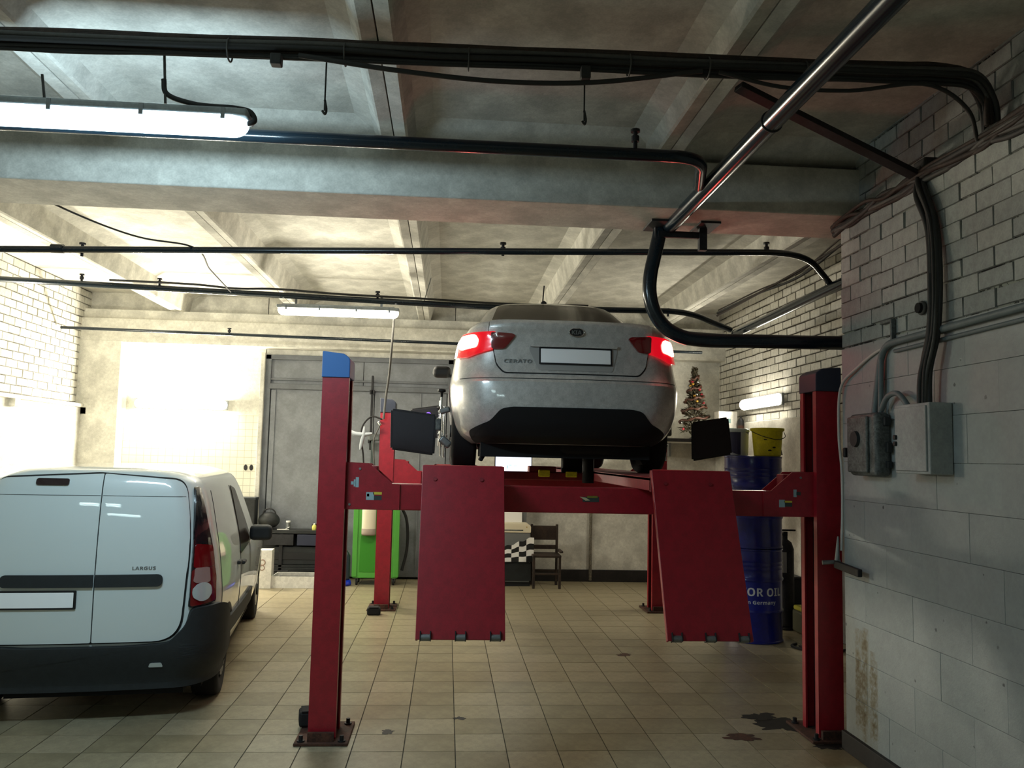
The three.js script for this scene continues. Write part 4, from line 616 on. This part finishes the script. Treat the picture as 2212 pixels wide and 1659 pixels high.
{
  let t = thing('bucket', 'yellow plastic bucket with dirty smudges on top of the stacked drums', 'bucket', 3.3, 1.86, 8.42);
  obj('tub', lathe([[0, 0.004], [0.128, 0], [0.135, 0.008], [0.155, 0.255], [0.17, 0.262], [0.172, 0.285], [0.163, 0.29], [0.158, 0.282], [0.15, 0.262], [0.13, 0.012], [0, 0.012]], 40), mat.yellow, t);
  obj('handle', sweep(curve([new THREE.Vector3(-0.17, 0.25, 0.02), new THREE.Vector3(-0.1, 0.2, 0.15), new THREE.Vector3(0.04, 0.17, 0.18), new THREE.Vector3(0.14, 0.2, 0.12), new THREE.Vector3(0.17, 0.25, 0.02)], 24), 0.004, 6), mat.black, t);
  for (const [a, y] of [[-0.5, 0.17], [0.1, 0.09], [0.5, 0.2], [-0.2, 0.06]]) obj('smudge', at(new THREE.SphereGeometry(0.012, 8, 6).scale(1.6, 0.7, 0.25), 0.146 * Math.sin(a), y, 0.146 * Math.cos(a), 0, a), mat.grime, t);
  t = thing('canister', 'patterned round canister with a pale lid beside the yellow bucket', 'canister', 3.05, 1.86, 8.63);
  const pr = canvasTex(256, 256, (g, w, h) => { g.fillStyle = '#c9d0dc'; g.fillRect(0, 0, w, h); g.fillStyle = '#2c2f55'; g.beginPath(); g.moveTo(0, 20); g.lineTo(w, 10); g.lineTo(w, 130); g.lineTo(0, 60); g.fill(); g.fillStyle = '#8e4a4a'; g.beginPath(); g.moveTo(90, 70); g.lineTo(200, 60); g.lineTo(200, 130); g.fill(); g.fillStyle = '#e08a3c'; g.beginPath(); g.ellipse(120, 165, 60, 26, 0.3, 0, 7); g.fill(); g.fillStyle = '#3a2438'; g.beginPath(); g.ellipse(150, 215, 80, 22, -0.2, 0, 7); g.fill(); });
  obj('tub', lathe([[0, 0], [0.115, 0], [0.118, 0.01], [0.125, 0.25], [0, 0.25]], 36), MP(0xffffff, { map: pr, roughness: 0.4 }), t, true); obj('lid', lathe([[0, 0.285], [0.11, 0.285], [0.13, 0.275], [0.132, 0.25], [0.125, 0.245], [0, 0.245]], 36), M(0xc7d6dc, { roughness: 0.4 }), t);
  t = thing('wall_shelf', 'shelf board in the far corner under the decorated tree', 'shelf'); obj('board', ext(3.0, 4.02, 2.05, 2.08, 11.0, 12.29, 0.004), mat.white, t); each('shelf_bracket', [ext(3.2, 3.23, 1.85, 2.05, 11.9, 12.29), ext(3.8, 3.83, 1.85, 2.05, 11.9, 12.29)], mat.steel, t);
  t = thing('carton', 'small white carton on the corner shelf beside the tree', 'box', 3.82, 2.08, 11.25); obj('carton_body', rbox(0.26, 0.4, 0.2, 0, 0.2, 0, 0.004), mat.carton, t); obj('side_print', [box(0.12, 0.06, 0.002, -0.02, 0.27, 0.1), box(0.16, 0.03, 0.002, 0, 0.16, 0.1)], M(0x6b8a8a), t);
  t = thing('oil_can', 'dark tall can on the corner shelf beside the white carton', 'can', 3.98, 2.08, 11.1); obj('can_body', lathe([[0, 0], [0.04, 0], [0.042, 0.01], [0.042, 0.27], [0.03, 0.3], [0.012, 0.31], [0.012, 0.34], [0, 0.34]], 20), mat.darkSteel, t); obj('can_band', lathe([[0.0425, 0.08], [0.0432, 0.09], [0.0432, 0.2], [0.0425, 0.21]], 20), mat.rust, t);
  // decorated tree
  t = thing('christmas_tree', 'small artificial tree wound with reddish tinsel in the far corner', 'tree', 3.46, 2.08, 11.5);
  obj('trunk', cyl(0.016, 1.0, 0, 0.5, 0, 0, 0, 10, 0.008), mat.wood, t); obj('stand', lathe([[0, 0.05], [0.05, 0.045], [0.12, 0.01], [0.12, 0], [0, 0]], 20), mat.darkSteel, t);
  const needles = [], tuft = new THREE.ConeGeometry(0.011, 0.1, 4);
  for (let i = 0; i < 620; i++) { const h = 0.1 + 0.93 * Math.pow(rnd(), 0.9), R = 0.235 * (1.04 - h) / 0.94 * rr(0.3, 1.05), a = rnd() * 6.283; const g = tuft.clone(); g.rotateX(Math.PI / 2 + rr(-0.9, 0.5)); g.rotateZ(rr(-0.5, 0.5)); g.rotateY(a); needles.push(g.translate(Math.sin(a) * R, h, Math.cos(a) * R)); }
  obj('needles', needles, M(0x37311f, { roughness: 0.8 }), t);
  const tin = []; for (let i = 0; i < 150; i++) { const q = i / 150, h = 0.16 + q * 0.82, R = 0.225 * (1.05 - h) / 0.9 + 0.015, a = q * 36; tin.push(new THREE.Vector3(Math.sin(a) * R, h + Math.sin(i * 1.3) * 0.012, Math.cos(a) * R)); }
  obj('tinsel', sweep(tin, (u) => 0.015 + 0.009 * Math.sin(u * 400), 6), M(0x46281c, { roughness: 0.6 }), t);
  for (let i = 0; i < 14; i++) { const h = rr(0.15, 0.85), R = 0.22 * (1.04 - h) / 0.94, a = rr(-1.5, 1.5); obj('bauble', new THREE.SphereGeometry(0.02, 12, 10).translate(Math.sin(a) * R, h, Math.cos(a) * R), [mat.chrome, mat.red, M(0xb58a3a, { metalness: 0.7, roughness: 0.3 })][i % 3], t); }
  t = thing('wall_hook', 'dark bent hook fixed to the far wall beside the yellow bucket', 'hook', 4.02, 2.05, 9.9); obj('rod', sweep(bends([new THREE.Vector3(0, 0, 0), new THREE.Vector3(-0.05, 0.01, 0), new THREE.Vector3(-0.07, -0.06, 0.22), new THREE.Vector3(-0.08, -0.16, 0.3)], 0.05), 0.009, 8), mat.darkSteel, t); obj('mount', rbox(0.015, 0.1, 0.03, -0.01, 0, 0), mat.darkSteel, t);
}
// ------------------------------------------------------------------ things behind the far post
{
  let t = thing('steel_column', 'tall dark steel column standing behind the dark-capped lift post', 'column'); obj('shaft', ext(3.51, 3.6, 0.01, 2.42, 8.0, 8.1, 0.006), mat.darkSteel, t); obj('foot', ext(3.5, 3.66, 0, 0.012, 7.95, 8.15, 0.003), mat.darkSteel, t);
  t = thing('fire_extinguisher', 'dark cylinder with a handle and hose beside the oil drums', 'extinguisher', 3.72, 0.0, 9.0); obj('cylinder', lathe([[0, 0.02], [0.08, 0.02], [0.095, 0.05], [0.095, 0.86], [0.07, 0.93], [0.03, 0.96], [0.03, 1.0], [0, 1.0]], 28), mat.darkSteel, t); obj('valve', [rbox(0.05, 0.05, 0.05, 0, 1.02, 0), rbox(0.16, 0.02, 0.03, 0.04, 1.06, 0)], mat.black, t); obj('hose', sweep(curve([new THREE.Vector3(-0.03, 1.02, 0.02), new THREE.Vector3(-0.12, 0.95, 0.06), new THREE.Vector3(-0.13, 0.75, 0.08), new THREE.Vector3(-0.11, 0.5, 0.08)], 20), 0.012, 8), mat.rubber, t); obj('info_label', new THREE.CylinderGeometry(0.096, 0.096, 0.22, 16, 1, true, -0.9, 0.7).translate(0, 0.72, 0), M(0x8d8c84), t); obj('stand_base', lathe([[0, 0], [0.11, 0], [0.11, 0.03], [0, 0.03]], 20), mat.black, t);
  t = thing('jerrycan', 'dull olive canister with a yellow top on the floor behind the lift post', 'canister', 3.86, 0, 8.75); obj('can_body', rbox(0.22, 0.24, 0.3, 0, 0.12, 0, 0.03), M(0x35341c, { roughness: 0.6 }), t); obj('can_top', rbox(0.2, 0.05, 0.28, 0, 0.255, 0, 0.02), M(0x8f8a2a, { roughness: 0.5 }), t); obj('cap', cyl(0.03, 0.04, -0.04, 0.3, 0.08), mat.black, t);
  t = thing('storage_crate', 'dark crate against the far wall under the olive canister corner', 'crate', 3.84, 0, 9.35); obj('crate_body', rbox(0.3, 0.5, 0.34, 0, 0.25, 0, 0.01), mat.bench, t); obj('crate_lid', rbox(0.31, 0.03, 0.35, 0, 0.515, 0, 0.006), mat.darkSteel, t);
  tag(obj('floor_hose', sweep(curve([P(3.5, 0.014, 8.2), P(3.42, 0.014, 8.12), P(3.45, 0.014, 7.98), P(3.56, 0.014, 7.88), P(3.7, 0.014, 7.85), P(3.9, 0.014, 7.95)], 30), 0.013, 8), mat.rubber), 'black hose curving on the tiles by the blue drum', 'hose');
}
// ------------------------------------------------------------------ back of the shop
{
  let t = thing('workbench', 'long dark workbench along the grey gate', 'workbench'); obj('bench_top', ext(-3.1, -1.5, 0.66, 0.71, 11.95, 12.22, 0.006), mat.bench, t); obj('back_panel', ext(-3.05, -1.52, 0.01, 0.66, 12.15, 12.2), mat.bench, t);
  each('bench_leg', [[-3.05, 11.97], [-1.57, 11.97], [-3.05, 12.15], [-1.57, 12.15], [-2.3, 11.97]].map(([x, d]) => ext(x, x + 0.05, 0, 0.66, d, d + 0.05, 0.004)), mat.darkSteel, t); obj('bench_shelf', ext(-3.05, -1.55, 0.2, 0.23, 11.97, 12.2), mat.bench, t); obj('drawer', ext(-2.5, -2.1, 0.5, 0.65, 11.94, 12.1, 0.004), mat.darkSteel, t); obj('drawer', ext(-2.05, -1.65, 0.5, 0.65, 11.94, 12.1, 0.004), M(0x1f2438, { roughness: 0.6 }), t);
  t = thing('tool_chest', 'black tool chest pushed under the workbench behind the long low carton', 'chest', -2.3, 0, 12.05); obj('chest_body', rbox(1.4, 0.19, 0.16, 0, 0.1, 0, 0.01), mat.bench, t); obj('chest_handle', rbox(0.3, 0.02, 0.02, 0, 0.15, 0.085, 0.008), mat.darkSteel, t);
  t = thing('parts_bin', 'black parts bin standing on the lower bench shelf', 'bin', -2.0, 0.23, 12.07); obj('bin_body', rbox(0.75, 0.25, 0.15, 0, 0.125, 0, 0.01), mat.bench, t); obj('bin_front', rbox(0.7, 0.1, 0.01, 0, 0.12, 0.08, 0.003), mat.black, t);
  t = thing('tool_case', 'dark upright case standing on the bench end near the van', 'case', -2.77, 0.71, 12.08); obj('case_body', rbox(0.24, 0.42, 0.2, 0, 0.21, 0, 0.02), mat.bench, t); obj('case_lid', rbox(0.245, 0.04, 0.205, 0, 0.42, 0, 0.01), mat.darkPlastic, t);
  t = thing('tool_bag', 'rounded dark bag lying on the workbench', 'bag', -2.47, 0.735, 12.06); obj('bag_body', new THREE.SphereGeometry(0.15, 20, 14).scale(1, 0.75, 0.8).translate(0, 0.1, 0), mat.bench, t); obj('strap', at(new THREE.TorusGeometry(0.09, 0.01, 8, 20, Math.PI), 0, 0.17, 0), mat.black, t);
  t = thing('spray_tin', 'small tin with a pale lid standing on the workbench', 'tin', -2.2, 0.71, 12.05); obj('tin_body', cyl(0.03, 0.1, 0, 0.05, 0), mat.steel, t); obj('lid', cyl(0.032, 0.02, 0, 0.11, 0), mat.white, t);
  t = thing('paper_sheet', 'crumpled pale sheet on the workbench beside the tin', 'paper', -2.26, 0.712, 12.0, 0.2); obj('sheet', box(0.16, 0.004, 0.1, 0, 0.003, 0, 0.02), mat.white, t); obj('folded_corner', box(0.06, 0.003, 0.06, 0.06, 0.022, 0, 0, 0, 0.5), mat.white, t);
  t = thing('yellow_bottle', 'small yellow bottle on the workbench beside the red post', 'bottle', -1.83, 0.71, 12.0); obj('bottle_body', lathe([[0, 0], [0.03, 0], [0.032, 0.05], [0.02, 0.075], [0, 0.075]], 16), M(0xd6cf6a), t); obj('cap', cyl(0.012, 0.02, 0, 0.085, 0), mat.white, t);
  t = thing('hand_grinder', 'dark power tool lying on the workbench behind the yellow bottle', 'tool', -1.7, 0.71, 12.08); obj('tool_body', cyl(0.035, 0.24, 0, 0.05, 0, 0, Math.PI / 2), mat.wood, t); obj('tool_head', rbox(0.07, 0.08, 0.08, -0.14, 0.045, 0, 0.015), mat.darkSteel, t);
  t = thing('carton', 'upright white carton with a brown mark leaning beside the workbench', 'box', -2.37, 0, 11.45, 0.06); obj('carton_body', rbox(0.2, 0.5, 0.22, 0, 0.25, 0, 0.004), mat.carton, t); obj('mark', at(new THREE.TorusGeometry(0.035, 0.008, 6, 20), -0.02, 0.34, 0.111), M(0x9a8578), t); obj('mark', at(new THREE.TorusGeometry(0.03, 0.006, 6, 20), -0.02, 0.27, 0.111), M(0x9a8578), t);
  t = thing('carton', 'long low open white carton on the floor before the workbench', 'box', -1.93, 0, 11.6); each('carton_side', [rbox(0.68, 0.155, 0.01, 0, 0.0775, 0.2, 0.002), rbox(0.68, 0.155, 0.01, 0, 0.0775, -0.2, 0.002), rbox(0.01, 0.155, 0.4, -0.335, 0.0775, 0, 0.002), rbox(0.01, 0.155, 0.4, 0.335, 0.0775, 0, 0.002)], mat.carton, t); obj('carton_base', box(0.66, 0.008, 0.39, 0, 0.005, 0), mat.carton, t); obj('liner', box(0.6, 0.1, 0.34, 0, 0.06, 0), mat.bench, t);
  // green trolley
  t = thing('service_trolley', 'bright green service machine on castors behind the lift crossbeam', 'trolley', -0.94, 0, 11.75);
  obj('cabinet', extrude(rpoly([[-0.315, 0.1], [0.315, 0.1], [0.29, 0.86], [0.26, 1.15], [-0.26, 1.15], [-0.29, 0.86]], 0.03), 0.36, 0.012).translate(0, 0, -0.3), mat.green, t);
  obj('front_panel', extrude(rpoly([[-0.22, 0.18], [0.22, 0.18], [0.21, 0.68], [-0.21, 0.68]], 0.02), 0.012, 0.003).translate(0, 0, 0.052), mat.greenDark, t); obj('side_edge', [ext(-0.315, -0.25, 0.12, 1.12, -0.075, -0.06, 0.004), ext(0.25, 0.315, 0.12, 1.12, -0.075, -0.06, 0.004)], mat.green, t);
  obj('tank', [lathe([[0, 0], [0.085, 0], [0.095, 0.02], [0.095, 0.4], [0.08, 0.44], [0, 0.44]], 24).scale(1, 1, 0.7).translate(-0.1, 0.7, 0.12)], mat.cream, t); obj('tank_fluid', lathe([[0, 0.0], [0.09, 0.0], [0.097, 0.02], [0.097, 0.09], [0, 0.09]], 24).scale(1, 1, 0.7).translate(-0.1, 0.685, 0.12), M(0x8c7d70), t);
  for (const [x, z] of [[-0.25, 0.0], [0.25, 0.0], [-0.25, -0.25], [0.25, -0.25]]) { const cs = obj('castor', at(new THREE.CylinderGeometry(0.045, 0.045, 0.025, 20), x, 0.045, z, 0, 0, Math.PI / 2), mat.rubber, t); obj('fork', rbox(0.04, 0.06, 0.03, x, 0.08, z), mat.steel, cs); }
  obj('mast', ext(-0.14, -0.09, 1.15, 2.0, 0.2, 0.25, 0.006), M(0x34403c, { roughness: 0.5 }), t); obj('mast_head', rbox(0.16, 0.1, 0.08, -0.1, 2.03, -0.22, 0.02), mat.boxOld, t); obj('rear_hose', sweep(curve([new THREE.Vector3(0.33, 1.05, -0.1), new THREE.Vector3(0.4, 0.9, -0.05), new THREE.Vector3(0.42, 0.5, -0.05), new THREE.Vector3(0.36, 0.2, 0)], 20), 0.02, 8), mat.rubber, t);
  t = thing('air_hose', 'looped dark air hose with a chrome coupling hanging beside the rear lift post', 'hose', -0.86, 2.0, 9.86); obj('loop', sweep(curve([new THREE.Vector3(0.09, 0.2, 0), new THREE.Vector3(-0.03, 0.23, 0), new THREE.Vector3(-0.13, 0.13, 0), new THREE.Vector3(-0.15, -0.02, 0), new THREE.Vector3(-0.12, -0.2, 0), new THREE.Vector3(-0.1, -0.45, 0)], 30), 0.01, 8), mat.rubber, t); obj('coupling', at(new THREE.CapsuleGeometry(0.018, 0.03, 4, 10), 0.06, 0.15, 0.02, 0, 0, 0.6), mat.chrome, t); obj('drop', sweep(curve([new THREE.Vector3(0.06, 0.12, 0), new THREE.Vector3(0.0, -0.05, 0.02), new THREE.Vector3(0.02, -0.35, 0.02), new THREE.Vector3(0.03, -0.55, 0.0)], 20), 0.008, 8), mat.cableGrey, t);
  t = thing('rag', 'pale rag draped over the hose beside the rear lift post', 'rag', -0.98, 1.98, 9.82); obj('cloth', [sweep(curve([new THREE.Vector3(-0.17, 0.09, 0), new THREE.Vector3(-0.1, 0.045, 0.01), new THREE.Vector3(0, 0.035, 0), new THREE.Vector3(0.1, 0.05, -0.01)], 20), (u) => 0.012 + 0.016 * Math.sin(u * 3.1), 8), sweep(curve([new THREE.Vector3(0.01, 0.13, 0), new THREE.Vector3(0, 0.03, 0.01), new THREE.Vector3(-0.02, -0.08, 0), new THREE.Vector3(-0.03, -0.14, 0)], 16), (u) => 0.01 + 0.012 * Math.sin(u * 3.1), 8)], M(0x9ba0a4, { roughness: 0.9 }), t);
  t = thing('water_bottle', 'clear bottle with a blue base between the red post and the green machine', 'bottle', -1.36, 0, 11.7); obj('bottle_body', lathe([[0, 0.07], [0.075, 0.07], [0.08, 0.12], [0.08, 0.4], [0.03, 0.48], [0.025, 0.52], [0, 0.52]], 24), MP(0x2f3a44, { roughness: 0.2 }), t); obj('bottle_base', lathe([[0, 0], [0.1, 0], [0.105, 0.03], [0.09, 0.075], [0, 0.08]], 24), M(0x1833b8, { roughness: 0.35 }), t);
  // console with printer, monitor and flag
  t = thing('console_cabinet', 'grey alignment console cabinet standing at the back wall', 'cabinet', 0, 0, 0); obj('carcass', ext(0.72, 1.19, 0.06, 0.74, 11.75, 12.15, 0.008), mat.greyCabinet, t); obj('column', ext(0.9, 1.16, 0.74, 1.52, 12.0, 12.15, 0.008), mat.greyCabinet, t); obj('plinth', ext(0.74, 1.2, 0, 0.06, 11.78, 12.12), mat.black, t); obj('top_tray', ext(0.68, 1.19, 1.5, 1.53, 11.7, 12.15, 0.006), mat.greyCabinet, t); obj('lower_door', ext(0.73, 1.21, 0.08, 0.33, 11.735, 11.755, 0.004), mat.bench, t);
  t = thing('printer', 'cream desktop printer on the console cabinet above the checkered flag', 'printer', 0.98, 0.74, 11.88); obj('printer_body', extrude(rpoly([[-0.22, 0], [0.22, 0], [0.22, 0.09], [0.17, 0.13], [-0.22, 0.13]], 0.015), 0.28, 0.006).translate(0, 0, -0.14), mat.cream, t); obj('paper_feed', rbox(0.3, 0.16, 0.012, -0.04, 0.2, -0.08, 0.003, -0.15), mat.white, t); obj('output_slot', box(0.3, 0.015, 0.01, -0.04, 0.035, 0.138), mat.boxOld, t); obj('button', at(new THREE.CylinderGeometry(0.008, 0.008, 0.01, 12), 0.16, 0.08, 0.14, Math.PI / 2), M(0xa8882a), t);
  const flagTex = canvasTex(512, 512, (g, w, h) => { for (let i = 0; i < 5; i++) for (let j = 0; j < 4; j++) { g.fillStyle = (i + j) % 2 ? '#101012' : '#e6e6e4'; g.fillRect(i * 102.4, j * 128, 103, 128); } });
  const fg = new THREE.PlaneGeometry(0.52, 0.36, 24, 16), fp = fg.attributes.position; for (let i = 0; i < fp.count; i++) { const x = fp.getX(i), y = fp.getY(i); fp.setY(i, -0.155 + (y + 0.18) / 0.36 * (0.2 + 0.35 * (x + 0.15) + 0.012 * Math.sin(x * 40))); fp.setZ(i, 0.014 * Math.sin(x * 22 + y * 8)); }
  fg.computeVertexNormals(); const bk = fg.clone(); bk.translate(0, 0, -0.003); { const ix = bk.index.array; for (let i = 0; i < ix.length; i += 3) { const q = ix[i]; ix[i] = ix[i + 1]; ix[i + 1] = q; } bk.computeVertexNormals(); }
  t = thing('checkered_flag', 'black and white checkered flag hung on the front of the console cabinet', 'flag', 0.98, 0.5, 11.7); obj('cloth', [fg, bk], M(0xffffff, { map: flagTex, roughness: 0.8 }), t, true); obj('flag_stick', sweep([new THREE.Vector3(-0.3, 0.1, 0.01), new THREE.Vector3(-0.22, -0.3, 0.01)], 0.008, 8), mat.wood, t);
  t = thing('monitor', 'lit flat monitor on the console seen under the raised saloon car', 'monitor', 0.945, 1.53, 11.9); obj('stand', [rbox(0.18, 0.012, 0.14, 0, 0.006, -0.02), rbox(0.04, 0.08, 0.03, 0, 0.045, -0.05)], mat.black, t); obj('bezel', rbox(0.54, 0.33, 0.03, 0, 0.2, -0.01, 0.008), mat.black, t);
  const scr = M(0xffffff); scr.map = canvasTex(256, 160, (g, w, h) => { g.fillStyle = '#dfe6ff'; g.fillRect(0, 0, w, h); g.fillStyle = '#ffffff'; g.fillRect(40, 90, 200, 60); g.fillStyle = '#7fa8b0'; g.fillRect(80, 110, 8, 26); g.fillRect(96, 106, 22, 6); g.fillRect(130, 112, 26, 5); g.fillStyle = '#4a4f70'; g.fillRect(0, 0, w, 8); }); scr.emissive = new THREE.Color(1, 1, 1); scr.emissiveMap = scr.map; scr.emissiveIntensity = 1.6;
  obj('screen', new THREE.PlaneGeometry(0.51, 0.3).translate(0, 0.2, 0.0065), scr, t, true);
  t = thing('wooden_chair', 'dark wooden chair with a slatted back standing by the back wall', 'chair', 1.41, 0, 11.75);
  obj('seat', rbox(0.4, 0.035, 0.4, 0, 0.44, 0, 0.01), mat.wood, t); each('chair_leg', [[-0.18, 0.18], [0.18, 0.18]].map(([x, z]) => rbox(0.035, 0.43, 0.035, x, 0.215, z, 0.006)), mat.wood, t); each('back_post', [-0.18, 0.18].map((x) => rbox(0.035, 0.85, 0.035, x, 0.425, -0.18, 0.006)), mat.wood, t); each('back_slat', [[0.73, 0.2], [0.53, 0.06]].map(([y, h]) => rbox(0.34, h, 0.018, 0, y, -0.18, 0.006)), mat.wood, t); each('stretcher', [0.18, -0.18].map((z) => rbox(0.34, 0.03, 0.02, 0, 0.2, z, 0.005)), mat.wood, t);
  obj('armrest', rbox(0.05, 0.03, 0.3, 0.2, 0.5, 0.04, 0.01), mat.wood, t);
  tag(obj('wall_riser', [sweep([P(2.135, 0.02, 12.27), P(2.135, 1.5, 12.27)], 0.022, 12)], M(0x8a8272, { map: G.dirt, roughness: 0.8 })), 'rust-stained upright pipe on the white back wall', 'pipe');
  t = thing('wall_switch', 'two dark round switches side by side on the tiled wall by the gate', 'switch', -2.83, 1.56, 12.235); each('switch_button', [at(new THREE.CylinderGeometry(0.03, 0.034, 0.02, 20).scale(0.8, 1, 1.3), -0.04, 0, 0, Math.PI / 2), at(new THREE.CylinderGeometry(0.03, 0.034, 0.02, 20).scale(0.8, 1, 1.3), 0.04, 0, 0, Math.PI / 2)], mat.darkSteel, t);
  // rubber blocks at the post feet and marks on the tiles
  const blk = (x, d, w, h, l, a, label) => { const b = thing('rubber_block', label, 'block', x, d < 6 ? 0.0185 : 0, d, a); obj('block', rbox(w, h, l, 0, h / 2, 0, 0.02), mat.rubber, b); obj('block_groove', rbox(w * 0.7, 0.01, l * 1.01, 0, h, 0, 0.004), mat.soot, b); };
  blk(-0.87, 5.72, 0.1, 0.1, 0.13, 0.2, 'dark rubber block behind the foot of the blue-capped post'); blk(-0.77, 9.62, 0.15, 0.085, 0.12, 0.05, 'dark rubber block in front of the rear post foot');
  const spot = (x, d, r, e, label, m = mat.grime) => { const s = new THREE.Shape(); const n = 60, ph = [1, 2, 3, 5, 8, 13].map((k) => [k, rr(0, 6.28), 0.32 / Math.sqrt(k)]); for (let i = 0; i < n; i++) { const a = i / n * Math.PI * 2, q = r * (0.85 + ph.reduce((u, [k, f, m]) => u + m * Math.sin(k * a + f), 0) * 0.75); const X = Math.cos(a) * q * e, Y = Math.sin(a) * q; i ? s.lineTo(X, Y) : s.moveTo(X, Y); } s.closePath(); const g = new THREE.ExtrudeGeometry(s, { depth: 0.001, bevelEnabled: false }); g.rotateX(-Math.PI / 2); const k = thing('oil_spot', label, 'stain', x, 0.0004, d); obj('film', g, m, k); };
  spot(-0.327, 5.64, 0.045, 1.1, 'small dark oil spot on the tile beside the blue-capped post'); spot(0.128, 5.91, 0.035, 1.2, 'tiny dark oil spot between the hanging ramp flaps'); spot(1.69, 7.76, 0.06, 1.2, 'faint brown spot under the flap beside the drums', mat.rust);
  spot(2.28, 5.95, 0.1, 1.3, 'narrow black grime streak behind the foot of the dark-capped post'); spot(2.48, 5.32, 0.07, 1.6, 'dark greasy patch where the dark-capped post meets the wall edge');
  spot(2.35, 5.72, 0.16, 1.5, 'wide black grime patch around the foot of the dark-capped post'); spot(2.0, 5.5, 0.07, 2, 'smeared brown grime patch in front of the dark-capped post', mat.rust);
}

renderer.render(scene, camera);
